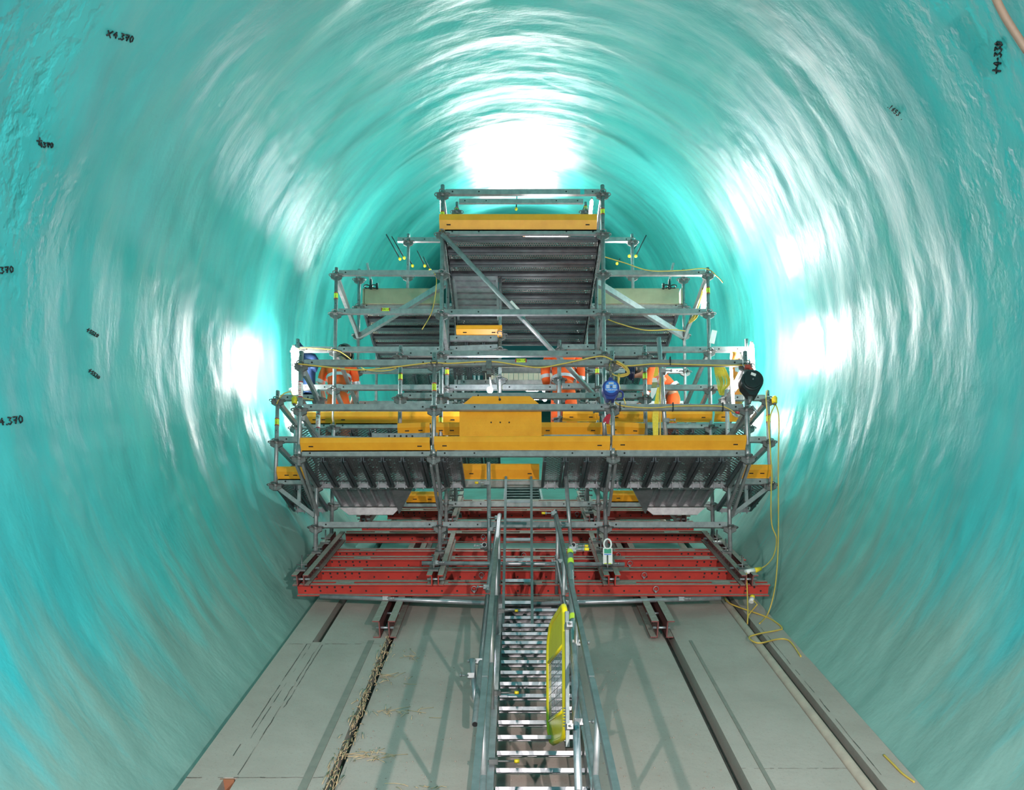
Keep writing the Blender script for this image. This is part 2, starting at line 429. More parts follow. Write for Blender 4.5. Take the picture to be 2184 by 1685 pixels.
tag(m.build('drain_pipe', M_pipe), 'long dusty grey pipe lying in the right hand floor slot', 'pipe')
# straw packed in the left slot
m = MB()
for i in range(430):
    u = random.uniform(3.2, 8.4); x = random.gauss(-1.30, 0.028); p = T(x, u, random.uniform(-0.03, 0.02))
    q = p + EX * random.gauss(0, 0.018) + U * random.gauss(0, 0.08) + N * random.uniform(-0.005, 0.03)
    m.tube([p, (p + q) / 2 + N * 0.008, q], 0.0035, 3)
for cx, cu, k in ((-0.98, 6.55, 22), (-1.06, 5.75, 30), (-1.12, 7.35, 14), (-1.05, 5.0, 22), (-0.72, 5.25, 10), (-1.0, 7.9, 10)):
    for i in range(k):
        p = T(cx + random.gauss(0, .09), cu + random.gauss(0, .06), -0.025); q = p + EX * random.gauss(0, .09) + U * random.gauss(0, .05) + N * random.uniform(0, .02)
        m.tube([p, (p + q) / 2 + N * 0.006 + U * random.gauss(0, .015), q], 0.0028, 3)
o = m.build('straw_fibres', M_straw); o['kind'] = 'stuff'; tag(o, 'tangle of straw fibres packed along the left floor slot', 'straw')
# rubble grit on the centre strip
m = MB()
for i in range(420):
    x = random.uniform(-1.2, 1.5); u = random.uniform(4.2, 8.2); r_ = random.uniform(.003, .010)
    m.sphere(T(x, u, -0.033), r_, r_, r_ * .7, 5, 3)
o = m.build('grit', M_dust); o['kind'] = 'stuff'; tag(o, 'loose grit scattered over the grey centre floor strip', 'grit')
m = MB(); m.sbox(-2.085, -1.985, 5.335, 5.35, -0.12, 0.0)
m.build('timber_form', paint('rust_timber', (0.30, 0.12, 0.06), None, .8), FLOOR)

# ------------------------------------------------------------------ steel carriage the tower stands on
def channel_pair(m, a, b, h, gap, fl, up, mats=(0, 1), holes=True, spacing=0.17, t=0.012):
    """two back to back channels from a to b (centre of their underside); dust lies on the upper faces"""
    a, b = Vector(a), Vector(b); d = (b - a).normalized(); sd = d.cross(up).normalized(); L = (b - a).length
    out = []
    for s in (-1, 1):
        q = MB(); o = sd * s * gap / 2; c = (a + b) / 2
        q.box(c + o + sd * s * t / 2 + up * h / 2, d * L / 2, sd * t / 2, up * h / 2, 0)
        for z in (t / 2, h - t / 2):
            q.box(c + o + sd * s * (fl / 2) + up * z, d * L / 2, sd * fl / 2, up * t / 2, 0)
            q.box(c + o + sd * s * (fl / 2) + up * (z + t / 2 + 0.001), d * L / 2 * .999, sd * fl / 2 * .97, up * 0.001, 1)
        if holes:
            k = int(L / spacing)
            for i in range(k + 1):
                p = a + d * (L * (i + 0.5) / (k + 1)) + o + sd * s * (t + 0.0015)
                q.disc(p + up * h * 0.36, sd, 0.011, 0.003, 8, 2)
            for e in (a, b):
                sg = 1 if e is a else -1
                for i in range(6):
                    q.disc(e + d * sg * (0.16 + .085 * i) + o + sd * s * (t + 0.0015) + up * h * 0.68, sd, 0.012, 0.003, 8, 2)
        out.append(q)
    return out
BH = 0.13
def cross_beam(u, n0, x0, x1, label, pins=()):
    base = T((x0 + x1) / 2, u, n0)
    t = thing('steel_cross_beam', label, 'beam', base, 'red cross beams under the tower')
    for q in channel_pair(None, T(x0, u, n0), T(x1, u, n0), BH, 0.06, 0.062, N):
        q.build('channel', [M_red, M_dust, M_black], t)
    k = 5
    for i in range(k):
        x = x0 + (x1 - x0) * (i + .5) / k
        q = MB(); q.sbox(x - .10, x + .10, u - .028, u + .028, n0 + BH - .012, n0 + BH); q.build('spacer_plate', M_dust, t)
    for x in pins:
        q = MB(); p = T(x, u - .10, n0 + .05)
        q.tube([p, p + U * .10], 0.012, 6); q.tube([p + EX * .03 * math.cos(a) + N * (.035 + .03 * math.sin(a)) for a in [i * .785 for i in range(8)]], .004, 4, closed=True)
        q.build('locking_pin', M_alu, t)
for i, (u, x0, x1, lab, pins) in enumerate((
        (9.36, -2.425, 2.81, 'red steel cross beam at the foot of the tower, nearest the stairs', (-.46, 1.55)),
        (9.95, -2.42, 2.80, 'red steel cross beam second from the front', (-.40, 1.50)),
        (10.50, -2.42, 2.82, 'red steel cross beam third from the front', (1.4,)),
        (10.92, -2.40, 2.70, 'red steel cross beam fourth from the front', (.1, 1.3)),
        (11.98, -2.36, 2.67, 'red steel cross beam just behind the rear ends of the short dusty rails', (-.45, 1.2)),
        (12.66, -2.25, 2.60, 'red steel cross beam seen just above the long lower ledger', (1.1,)),
        (13.60, -2.00, 2.55, 'dim red cross beam below the hanging metal trays', (.95,)),
        (14.40, -1.95, 2.50, 'farthest dim red cross beam behind the ladder', ()))):
    cross_beam(u, 0.185, x0, x1, lab, pins)
def long_rail(x, u0, u1, n0, h, label, mats, group, pins=True, gap=.06, fl=.062, cat='rail'):
    t = thing('steel_rail', label, cat, T(x, u0, n0), group)
    for q in channel_pair(None, T(x, u0, n0), T(x, u1, n0), h, gap, fl, N, spacing=.12): q.build('channel', mats, t)
    for u in (u0 + .06, u0 + .55, u1 - .15):
        q = MB(); q.tube([T(x - .09, u, n0 + h * .5), T(x + .09, u, n0 + h * .5)], .013, 6); q.build('through_bolt', M_alu, t)
    if pins:
        for u in (u0 + .22, u0 + 1.05, u0 + 1.55):
            q = MB(); q.tube([T(x - .03, u, n0 + h), T(x - .03, u, n0 + h) + EZ * .17], .009, 6)
            q.sbox(x - .085, x + .025, u - .06, u + .06, n0 + h, n0 + h + .02)
            q.tube([T(x - .085, u, n0 + h) + EZ * .06, T(x + .03, u, n0 + h) + EZ * .06], .010, 6)
            q.build('wing_nut_rod', M_cast, t)
    return t
for x, lab in ((-2.36, 'short dusty twin rail at the left end of the red beams'), (-.885, 'short dusty twin rail left of the ladder'),
               (1.055, 'short dusty twin rail right of the ladder under the white tag'), (2.56, 'short dusty twin rail at the right end of the red beams')):
    long_rail(x, 9.22, 11.45, 0.185 + BH, .12, lab, [M_red if abs(x) < 2 else M_maroon, M_dust, M_black], 'short twin rails on the red beams')
for x, u1, lab in ((-2.2, 14.6, 'far twin rail at the left behind the metal tray'), (-.95, 14.6, 'far twin rail with a jack left of the ladder'), (1.10, 14.6, 'far twin rail with a jack right of the ladder'), (2.42, 14.6, 'far twin rail at the right behind the metal tray')):
    long_rail(x, 12.5, u1, 0.185 + BH, .12, lab, [M_maroon, M_dust, M_black], 'far twin rails')
long_rail(-1.345, 8.39, 15.0, 0.0, .18, 'oxide red runner beam on the floor, left of the stairs', [M_maroon, M_dust, M_black], 'runner beams on the floor', False, .085, .075, 'beam')
long_rail(1.50, 8.39, 15.0, 0.0, .18, 'oxide red runner beam on the floor, right of the stairs', [M_maroon, M_dust, M_black], 'runner beams on the floor', False, .085, .075, 'beam')

# ------------------------------------------------------------------ scaffold tower
XC = 0.085
DA, DB, DC, DD, DE = 9.28, 10.13, 11.0, 12.6, 14.3
TOWER = thing('scaffold_tower', 'galvanised steel scaffold tower filling the tunnel on red beams', 'scaffold', P(1115, 1192, DB))
def rosette_mesh():
    q = MB(); q.tube([(0, 0, -.03), (0, 0, .03)], .031, 8)
    for a in range(4):
        c, s = math.cos(a * math.pi / 2), math.sin(a * math.pi / 2)
        o = Vector((c, s, 0)); pr = Vector((-s, c, 0))
        q.tube([o * (.062 + .040 * math.cos(b)) + pr * .036 * math.sin(b) for b in [i * math.pi / 4 for i in range(8)]], .0075, 4, closed=True)
    q.prism([(.02, -.012, -.075), (.075, -.012, -.045), (.075, -.012, .02), (.02, -.012, .03)], (0, .024, 0))
    q.prism([(-.02, -.012, -.075), (-.075, -.012, -.045), (-.075, -.012, .02), (-.02, -.012, .03)], (0, .024, 0))
    return q.mesh('rosette', [M_cast], Vector((0, 0, 0)))
ROS = rosette_mesh()
def X_of(px, py, d): return P(px, py, d).x
def standard(d, x, y0, y1, nodes=(), spigot=True, mat=None, r=.0245, joint=()):
    q = MB(); z0, z1 = ZY(y1, d), ZY(y0, d)
    q.tube([(x, d, z0), (x, d, z1)], r, 10)
    for jy in joint:
        z = ZY(jy, d); q.tube([(x, d, z - .09), (x, d, z + .04)], .031, 10)
    if spigot:
        for k in range(2):
            q.disc((x, d - r, z1 - .06 - .45 * k), EY, .006, .004, 6, 1)
    o = q.build('standard', [mat or M_post, M_black], TOWER)
    for ny in nodes:
        place(ROS, 'rosette', (x, d, ZY(ny, d)), o)
    return o
def ledger(d, x0, x1, y, y2=None, h=.068, wd=.04, mat=None, holes=True):
    q = MB(); a = Vector((x0 + .035, d, ZY(y, d))); b = Vector((x1 - .035, d, ZY(y2 or y, d)))
    q.bar(a, b, wd, h)
    if holes:
        for p, s in ((a, 1), (b, -1)):
            e = (b - a).normalized() * s
            q.disc(p + e * .09 - EY * (wd / 2 + .0005), EY, .011, .003, 8, 1)
            if (b - a).length > 1.8: q.disc(p + e * .42 - EY * (wd / 2 + .0005), EY, .010, .003, 8, 1)
    o = q.build('ledger', [mat or M_galv, M_black], TOWER)
    return o
def side_ledger(x, d0, d1, z, h=.066):
    q = MB(); q.bar((x, d0 + .035, z), (x, d1 - .035, z), .04, h); return q.build('side_ledger', M_galv, TOWER)
def brace(a, b, wd=.045, ht=.055, round_=0):
    q = MB()
    if round_: q.tube([a, b], round_, 10)
    else: q.bar(a, b, wd, ht)
    return q.build('brace', M_galv if not round_ else M_post, TOWER)
XA = [XC - 2.5, XC - 1.0, XC + 1.0, XC + 2.5]
# plane A, the front frame
for x, y0, y1 in ((XA[0], 750, 994), (XA[1], 754, 992), (XA[2], 750, 990), (XA[3], 750, 990)):
    standard(DA, x, y0, y1, (779, 874, 976), joint=(958,))
AL = {}
for y in (775, 869.5, 968):
    for i in range(3): AL[(y, i)] = ledger(DA, XA[i], XA[i + 1], y)
# plane B
for x in (XC - 2.5, XC + 2.5): standard(DB, x, 832, 1193, (852, 938, 1037, 1125), r=.025)
for x in (XC - 1, XC + 1): standard(DB, x, 396, 1187, (415, 500, 585, 671, 759, 850, 938, 1037, 1125), r=.026)
for x in (XC - 3, XC + 3): standard(DB, x, 834, 1046, (854, 943, 1034))
for x in (XC - 1.5, XC + 1.5): standard(DB, x, 738, 932, (761, 850))
BL = {}
for y in (411, 496, 667, 755): BL[y] = ledger(DB, XC - 1, XC + 1, y)
ledger(DB, XC - 1, XC + 1, 845)
for y in (755, 845, 930):
    ledger(DB, XC - 1.5, XC - 1, y); ledger(DB, XC + 1, XC + 1.5, y)
for a, b in ((XC - 2.5, XC - 1), (XC - 1, XC + 1), (XC + 1, XC + 2.5)):
    ledger(DB, a, b, 1120)
    ledger(DB, a, b, 1033, h=.085, wd=.05)
for s in (-1, 1):
    for y in (849, 938, 1028): ledger(DB, XC + s * 2.5 if s > 0 else XC - 3, XC + 3 if s > 0 else XC - 2.5, y)
    x = XC + 3 * s
    brace((x, DB, ZY(856, DB)), (x, DC, ZY(905, DC)), .045, .06)
    brace((x, DB, ZY(948, DB)), (x, DC, ZY(990, DC)), .045, .06)
    # front knee braces and side rails between planes A and B
    x = XC + 2.5 * s
    brace((x + .03, DA + .02, ZY(795, DA)), (x, DB, ZY(850, DB)), .035, .05)
    brace((x + .03, DA + .02, ZY(890, DA)), (x, DB, ZY(932, DB)), .035, .05)
    for y in (779, 874): side_ledger(x, DA, DB, ZY(y, DA))
    for sx in (x, XC + s * 1.0):
        brace((sx - .03, DA + .02, ZY(990, DA)), (sx - .02, DB - .03, ZY(1085, DB)), .03, .045)
        brace((sx + .03, DA + .02, ZY(984, DA)), (sx + .03, DB - .03, ZY(1100, DB)), .03, .045)
        side_ledger(sx, DA, DB, ZY(976, DA))
    # outrigger struts from the lower post out to the side bay
    brace((XC + 3 * s, DB + .02, ZY(1036, DB)), (XC + 2.52 * s, DB + .02, ZY(1100, DB)), .04, .05)
    q = MB(); q.bar((XC + 2.72 * s, DB + .05, ZY(1030, DB)), (XC + 2.72 * s, DB + .05, ZY(1068, DB)), .04, .04); q.build('strut', M_galv, TOWER)
# plane C
for x in (XC - 1, XC + 1): standard(DC, x, 560, 1165, (587, 669, 750, 831, 913, 990, 1078))
for x in (XC - 2.5, XC + 2.5): standard(DC, x, 572, 1170, (587, 669, 750, 831, 913, 990, 1078), r=.025)
for x in (XC - 3, XC + 3): standard(DC, x, 724, 1080, (750, 831, 913, 1000, 1074))
for y in (583, 665):
    BL[('C', y)] = ledger(DC, XC - 2.5, XC - 1, y); ledger(DC, XC + 1, XC + 2.5, y)
for y in (746, 827, 909):
    ledger(DC, XC - 3, XC - 2.5, y); ledger(DC, XC - 2.5, XC - 1, y); ledger(DC, XC + 1, XC + 2.5, y); ledger(DC, XC + 2.5, XC + 3, y)
ledger(DC, XC - 1, -.21, 745, 741); ledger(DC, .58, XC + 1, 741)
ledger(DC, XC - 1, -.21, 827); ledger(DC, -.21, .58, 827); ledger(DC, .58, XC + 1, 824); ledger(DC, XC - 1, XC + 1, 909)
for a, b in ((XC - 2.5, XC - 1), (XC - 1, XC + 1), (XC + 1, XC + 2.5)): ledger(DC, a, b, 1076)
standard(DC, -.21, 724, 850, (748, 810)); standard(DC, .58, 727, 908, (748, 810, 851, 895), r=.028)
standard(DC + .02, -.21, 585, 718, (590, 715), r=.02)
for s in (-1, 1):
    x = XC + 2.5 * s
    brace((x, DC, ZY(598, DC)), (x, DD, ZY(716, DD)), .045, .07)
    brace((XC + s * 1.0, DC + .03, ZY(599, DC)), (XC + 2.47 * s, DD - .03, ZY(719, DD)), .05, .085)
    for y in (583, 746, 827, 909): side_ledger(x, DC, DD, ZY(y, DC))
    for y in (750, 831): side_ledger(XC + 3 * s, DC, DD, ZY(y, DC))
    for y in (500, 671): side_ledger(XC + s, DB, DC, ZY(y, DB))
    for y in (411,): side_ledger(XC + s, DB, DD, ZY(y, DB))
    brace((XC + s * 1.0, DB + .03, ZY(948, DB)), (XC + s, DC, ZY(990, DC)), .035, .05)
q = MB(); q.tube([P(943, 499, DB - .045), P(1290, 866, DC - .05)], .031, 10)
DIAG = q.build('brace', M_post, TOWER)
# plane D and beyond
for x in (XC - 2.5, XC + 2.5): standard(DD, x, 575, 1010, (596, 656, 715, 793, 864))
for x in (XC - 1.75, XC + 1.72): standard(DD, x, 500, 648, (516, 590))
for x in (XC - 1, XC + 1): standard(DD, x, 432, 1085, (452, 656, 793, 864, 1000), r=.022)
ledger(DD, XC - 1.95, XC + 1.75, 512)
for y in (653, 792, 861): ledger(DD, XC - 2.5, XC - 1, y); ledger(DD, XC + 1, XC + 2.5, y)
ledger(DD, XC - 1, XC + 1, 790); ledger(DD, XC - 1, XC + 1, 816)
ledger(DD, XC - 1, XC + 1, 430)
for x in (XC - 2.5, XC - 1, XC + 1, XC + 2.5): standard(DE, x, 640, 1062, (860, 940))
for x in (XC - 1.0, XC + 1.0):
    q = MB(); d = 12.9; q.tube([(x, d, ZY(1100, d)), (x, d, ZY(1030, d))], .019, 8)
    for y in (1046, 1056): q.tube([(x - .10, d, ZY(y, d)), (x + .10, d, ZY(y, d))], .012, 6)
    q.abox(x - .08, x + .08, d - .08, d + .08, ZY(1101, d), ZY(1097, d)); q.build('screw_jack', M_cast, TOWER)
for d, y, rr in ((DB, 1187, .03), (DC, 1160, .028)):
    for x in XA:
        q = MB(); z = ZY(y, d); q.tube([(x, d, z - .12), (x, d, z + .02)], .019, 8); q.tube([(x - .10, d, z + .015), (x + .10, d, z + .015)], .013, 6); q.disc((x, d, z + .02), EZ, .042, .02, 8)
        q.build('screw_jack', M_cast, TOWER)
# small retaining clamps at the top corners
for px, d in ((791, 12.5), (1428, 12.5)):
    s = -1 if px < 1100 else 1
    q = MB(); q.tube([P(px, 616, d), P(px, 597, d)], .022, 8); q.tube([P(px - s * 13, 616, d), P(px - s * 13, 605, d)], .02, 8)
    c = P(px, 611, d)
    for k in (-1, 1): q.tube([c + EX * (k * .06 + .045 * math.cos(a)) + EY * .045 * math.sin(a) for a in [i * math.pi / 4 for i in range(8)]], .010, 4, closed=True)
    q.build('clamp', M_blk, TOWER)
    brace(P(px - s * 0, 600, d), P(px + s * 8 * (1 if s < 0 else 1), 562, d), .035, .035)

# stickers on the steel
def text_mesh(txt, size):
    c = bpy.data.curves.new('lettering', 'FONT'); c.body = txt; c.size = size; c.align_x = 'CENTER'; c.align_y = 'CENTER'; c.resolution_u = 2; c.extrude = 0.0004
    o = bpy.data.objects.new('lettering', c); COL.objects.link(o)
    dg = bpy.context.evaluated_depsgraph_get(); me = bpy.data.meshes.new_from_object(o.evaluated_get(dg))
    bpy.data.objects.remove(o); return me
def lettering(txt, size, loc, parent, mat, vert=False, rot=None, name='lettering'):
    me = text_mesh(txt, size); me.materials.clear(); me.materials.append(mat)
    mx = rot or (Matrix.Rotation(R(-90) if vert else 0, 4, 'Y') @ Matrix.Rotation(R(90), 4, 'X'))
    me.transform(Matrix.Translation(Vector(loc) - OFF[parent.name]) @ mx)
    o = bpy.data.objects.new(name, me); COL.objects.link(o); o.parent = parent; return o
def band(d, x, y0, y1, mat, txt=None, tcol=None, r=.027, ends=True):
    q = MB(); z0, z1 = ZY(y1, d), ZY(y0, d)
    q.tube([(x, d, z0), (x, d, z1)], r, 10, 0, False)
    if ends:
        q.tube([(x, d, z0), (x, d, z0 + .012)], r + .001, 10, 1, False); q.tube([(x, d, z1 - .012), (x, d, z1)], r + .001, 10, 1, False)
    o = q.build('sticker', [mat, M_redtag], TOWER)
    if txt:
        t = lettering(txt, .042 if mat is M_white else .02, (x, d - r - .001, (z0 + z1) / 2), TOWER, tcol or M_black, True)
        t.parent = o
band(DA, XA[0], 815, 849, M_white, 'PERI UP', M_redtag)
band(DB, XC - 2.5, 884, 914, M_white, 'PERI UP', M_redtag)
for d, x, y0, y1 in ((DB, XC - 1, 452, 464), (DB, XC + 1, 446, 459), (DD, XC - 1, 443, 456), (DD, XC + 1, 440, 452), (DC, XC - 2.5, 625, 639), (DC, XC + 2.5, 614, 628), (DB, XC - 3, 893, 909),
                     (DB, XC - 1.5, 797, 812), (DC, XC - 1, 788, 801), (DB, XC - 1, 889, 904), (DB, XC + 1.5, 795, 811), (DC, XC + 1, 786, 799), (DB, XC + 3, 886, 902), (DA, XA[1], 818, 836)):
    band(d, x, y0, y1, M_lime, 'PERI UP', M_black)
def flat_sticker(d, px, py, wpx, hpx, txt):
    c = P(px, py, d); k = P(px + 1, py, d).x - P(px, py, d).x
    q = MB(); q.abox(c.x - wpx * k / 2, c.x + wpx * k / 2, d - .0225, d - .0205, c.z - hpx * k / 2, c.z + hpx * k / 2)
    for s in (-1, 1): q.abox(c.x + s * (wpx * k / 2 - .006) - .006, c.x + s * (wpx * k / 2 - .006) + .006, d - .0235, d - .0205, c.z - hpx * k / 2, c.z + hpx * k / 2, 1)
    o = q.build('sticker', [M_lime, M_redtag], TOWER)
    t = lettering(txt, .034, (c.x, d - .0245, c.z), TOWER, M_black); t.parent = o
flat_sticker(DA, 1111, 771, 24, 8, 'PERI UP'); flat_sticker(DC, 823, 662, 19, 7, 'PERI UP')
q = MB(); a = P(1088, 645, DB + .33); b = P(1118, 678, DB + .38); q.tube([a - EY * .0, b], .033, 10, 0, False); o = q.build('sticker', M_white, TOWER)
# paint marks and cable ties
q = MB()
for px, py in ((1242, 409),): c = P(px, py, DB - .022); q.abox(c.x - .025, c.x + .025, c.y - .001, c.y, c.z - .034, c.z + .034)
q.build('paint_mark', paint('teal_paint_mark', (.05, .55, .55)), TOWER)
for px, py in ((1429, 771), (1322, 868), (1435, 868), (1541, 868)):
    c = P(px, py, DA - .02); q = MB(); q.box(c, EX * .006, EY * .022, EZ * .045); q.build('cable_tie', M_blk, TOWER)

# ------------------------------------------------------------------ decks
def plank_y(deck, x0, x1, d0, d1, z, perf=True, hooks=True):
    q = MB(); g = .006; t = .004
    q.abox(x0 + g, x1 - g, d0, d1, z - t, z, 0)
    for a, s in ((x0 + g, 1), (x1 - g, -1)):
        q.abox(min(a, a + s * .012), max(a, a + s * .012), d0, d1, z - .062, z - t, 1)
        q.abox(min(a, a + s * .035), max(a, a + s * .035), d0, d1, z - .066, z - .058, 1)
    o = q.build('plank', [M_perfY if perf else M_dark, M_dark], deck)
    if hooks:
        h = MB(); xm = (x0 + x1) / 2
        for e in (-.045, .045):
            h.abox(xm + e - .006, xm + e + .006, d1 - .03, d1 + .055, z - .035, z - .012); h.abox(xm + e - .006, xm + e + .006, d1 - .035, d1 - .02, z - .10, z - .01)
        h.prism([(x0 + .03, d1 - .02, z - .08), (x1 - .03, d1 - .02, z - .08), (x1 - .07, d1 - .02, z - .03), (x0 + .07, d1 - .02, z - .03)], (0, .006, 0))
        h.build('hook', M_alu, o)
    return o
def deck_y(label, x0, x1, n, d0, d1, z, hooks=True):
    t = thing('scaffold_deck', label, 'deck', ((x0 + x1) / 2, (d0 + d1) / 2, z), 'scaffold decks')
    for i in range(n): plank_y(t, x0 + (x1 - x0) * i / n, x0 + (x1 - x0) * (i + 1) / n, d0, d1, z, True, hooks)
    return t
ZA = ZY(968, DA) - .015
deck_y('left half of the lower front deck, dark ribbed planks seen from below', XA[0] + .03, -.60, 8, DA + .03, DB - .05, ZA)
deck_y('right half of the lower front deck, perforated planks lit from above', .30, XA[3] - .03, 9, DA + .03, DB - .05, ZA)
deck_y('narrow outrigger deck at the left tunnel wall', XC - 3.0, XC - 2.53, 2, DB + .03, DC - .06, ZY(1028, DB) - .02)
deck_y('narrow outrigger deck at the right tunnel wall', XC + 2.53, XC + 3.0, 2, DB + .03, DC - .06, ZY(1028, DB) - .02)
ZW = ZY(909, DC) - .015
deck_y('left half of the middle deck under the worker in the green helmet', XC - 3.0, XC - .3, 11, DC + .03, DD - .04, ZW, False)
deck_y('right half of the middle deck under the bending worker', .66, XC + 3.0, 10, DC + .03, DD - .04, ZW, False)
deck_y('small landing deck hanging below the open hatch', XC - .98, -.20, 3, DC + .03, DC + .95, ZY(722, DC) - .02, False)
deck_y('far left rear deck of green lit ribbed planks', XC - 2.1, XC - .85, 5, DE, DE + 1.2, ZY(793, DE) + .0, False)
deck_y('far right rear deck of green lit ribbed planks', XC + .85, XC + 2.1, 5, DE, DE + 1.2, ZY(793, DE) + .0, False)
def plank_x(deck, x0, x1, d, wd, z, perf=True):
    q = MB(); g = .005
    q.abox(x0, x1, d + g + .04, d + wd - g - .04, z - .004, z, 0)
    for a, s in ((d + g, 1), (d + wd - g, -1)):
        q.abox(x0, x1, min(a, a + s * .05), max(a, a + s * .05), z - .004, z, 1)
        q.abox(x0, x1, min(a, a + s * .012), max(a, a + s * .012), z - .040, z - .004, 1)
        q.abox(x0, x1, min(a, a + s * .045), max(a, a + s * .045), z - .044, z - .038, 1)
    for e in (x0 - .012, x1 - .004): q.abox(e, e + .016, d + .02, d + wd - .02, z - .07, z, 1)
    return q.build('plank', [M_perfX if perf else M_galv, M_dark], deck)
TZ = ZY(496, DB) - .03
t = thing('scaffold_deck', 'top centre deck with perforated planks seen from below', 'deck', (XC, 11.4, TZ), 'scaffold decks')
for k in range(10):
    d = DB + .03 + .25 * k
    plank_x(t, XC - .95 if not 3 <= k <= 6 else -.19, XC + .95, d, .25, TZ)
q = MB(); x0, x1 = XC - .93, -.24
for i in range(7):
    a = DB + .78 + i * .142; q.abox(x0, x1, a, a + .10, TZ - .03, TZ, 0); q.abox(x0, x1, a + .10, a + .142, TZ - .006, TZ, 0)
for e in (x0, x1 - .03): q.abox(e, e + .03, DB + .78, DB + 1.78, TZ - .07, TZ, 0)
q.build('hatch', M_alu, t, label='ribbed aluminium hatch panel')
for s, nm in ((-1, 'left'), (1, 'right')):
    q = MB()
    x = XC + s * .965
    q.abox(x - .02, x + .02, DB + .05, DD, TZ - .07, TZ); q.build('edge_beam', M_dark, t)
    # chain of hooks along the edge
    for k in range(24):
        q = MB(); y = DB + .1 + k * .1; c = Vector((x, y, TZ - .10))
        q.tube([c + EY * .045 * math.cos(a) + EZ * .028 * math.sin(a) for a in [i * math.pi / 4 for i in range(8)]], .008, 4, closed=True)
        q.build('edge_hook', M_cast, t)
SZ = ZY(653, DD) - .03
for s, nm in ((-1, 'left'), (1, 'right')):
    t = thing('scaffold_deck', 'top side deck at the %s behind the pale plywood toe board' % nm, 'deck', (XC + s * 1.75, 13.4, SZ), 'scaffold decks')
    a, b = sorted((XC + s * 1.02, XC + s * 2.40))
    for k in range(7): plank_x(t, a, b, DD + .03 + .25 * k, .25, SZ)
    q = MB(); x = XC + s * 2.42; q.abox(x - .015, x + .015, DD, DD + 1.8, SZ - .08, SZ); q.build('edge_beam', M_dark, t)

# shallow corrugated trays below the lower deck
def tray(x0, x1, lip, label):
    t = thing('metal_tray', label, 'tray', ((x0 + x1) / 2, 10.6, ZY(1076, DC) - .0), 'corrugated trays under the lower deck')
    z = ZY(1079, DC) - .02; d0, d1 = DB + .08, DC - .02; q = MB()
    n = 60; rows = []
    for d in (d0, d1):
        for i in range(n + 1):
            x = x0 + (x1 - x0) * i / n; f = (i % 12)
            q.v.append(Vector((x, d, z + (.035 if f in (4, 5, 6, 7) else 0.012 if f in (3, 8) else 0))))
    for i in range(n): q.face([i, i + 1, n + 2 + i, n + 1 + i])
    q.build('corrugated_sheet', M_alu, t)
    q = MB()                                              # sloping rear and side lips
    q.prism([(x0 - .02, d1, z - .01), (x1 + .02, d1, z - .01), (x1 - .08, d1 + .02, z - .10), (x0 + .10, d1 + .02, z - .10)], (0, .012, 0))
    q.prism([(x0 - .02, d0, z - .01), (x1 + .02, d0, z - .01), (x1 - .06, d0, z - .05), (x0 + .06, d0, z - .05)], (0, .01, 0))
    q.build('end_lip', M_galv, t)
    q = MB(); xa = x1 if lip > 0 else x0
    q.prism([(xa, d0, z), (xa, d1, z), (xa + lip * .0, d1, z - .09), (xa + lip * .34, d0, z + .10)], (lip * .012, 0, 0))
    q.build('side_flare', M_alu, t)
tray(XC - 2.38, XC - 1.62, 1, 'left hand bright corrugated metal tray under the lower deck')
tray(XC + 1.62, XC + 2.38, -1, 'right hand grey corrugated metal tray under the lower deck')

# ------------------------------------------------------------------ toe boards
def toe_board(a, b, h, label, tilt=0.0, group='yellow toe boards', mat=None, name='toe_board'):
    """folded board from a to b (bottom edge ends)"""
    a, b = Vector(a), Vector(b); e = (b - a); m = MB(); hh = h
    prof = [(-.030, hh), (-.034, hh - .012), (-.034, hh * .54), (.030, hh * .10), (.030, 0), (.042, 0), (.042, hh * .12), (-.020, hh * .56), (-.020, hh)]
    m.prism([a + EY * y + EZ * z for y, z in prof], e)
    L = e.length; d = e.normalized()
    for s in (.09, L - .14):
        m.bar(a + d * s + EY * -.004 + EZ * hh * .32, a + d * (s + .05) + EY * -.004 + EZ * hh * .32, .008, .010, EZ, 1)
    return tag(m.build(name, [mat or M_yel, M_black], base=(a + b) / 2), label, 'toe board', group)
def tb(d, px0, px1, yb, yt, label, yb2=None, **k):
    a = P(px0, yb, d); b = P(px1, yb2 or yb, d); h = ZY(yt, d) - ZY(yb, d)
    return toe_board(a, b, h, label, **k)
tb(DA - .05, 641, 917, 961, 936, 'front yellow toe board left of the chequer plate, on the lower deck edge', 960)
tb(DA - .05, 926, 1301, 960, 933, 'long scuffed front yellow toe board below the chequer plate', 959)
tb(DA - .05, 1306, 1591, 958, 931, 'front yellow toe board at the right end of the lower deck edge', 957)
tb(DB - .05, 937, 1273, 489, 460, 'yellow toe board along the edge of the top deck')
tb(DC - .05, 652, 708, 903, 880, 'short yellow toe board at the far left of the middle deck')
tb(DC - .05, 713, 984, 903, 880, 'long yellow toe board under the worker in the green helmet')
tb(DC - .05, 1200, 1279, 897, 875, 'short yellow toe board beside the legs of the middle worker')
tb(DC - .05, 1296, 1519, 898, 875, 'yellow toe board crossed by the yellow strap')
tb(DC - .05, 1524, 1600, 897, 875, 'short yellow toe board at the far right of the middle deck')
tb(DB - .04, 848, 917, 927, 905, 'loose yellow board tilted up beside the lower left post', 925)
tb(DB - .03, 920, 984, 926, 903, 'yellow toe board half hidden by the left edge of the chequer plate')
tb(DB - .03, 1148, 1285, 926, 903, 'shaded yellow toe board right of the chequer plate')
tb(DB - .06, 1290, 1375, 923, 900, 'loose bright yellow board sloping down behind the red tag', 928)
tb(DB - .05, 591, 650, 1022, 997, 'yellow toe board on the left outrigger deck')
tb(DB - .05, 1582, 1646, 1018, 993, 'yellow toe board on the right outrigger deck')
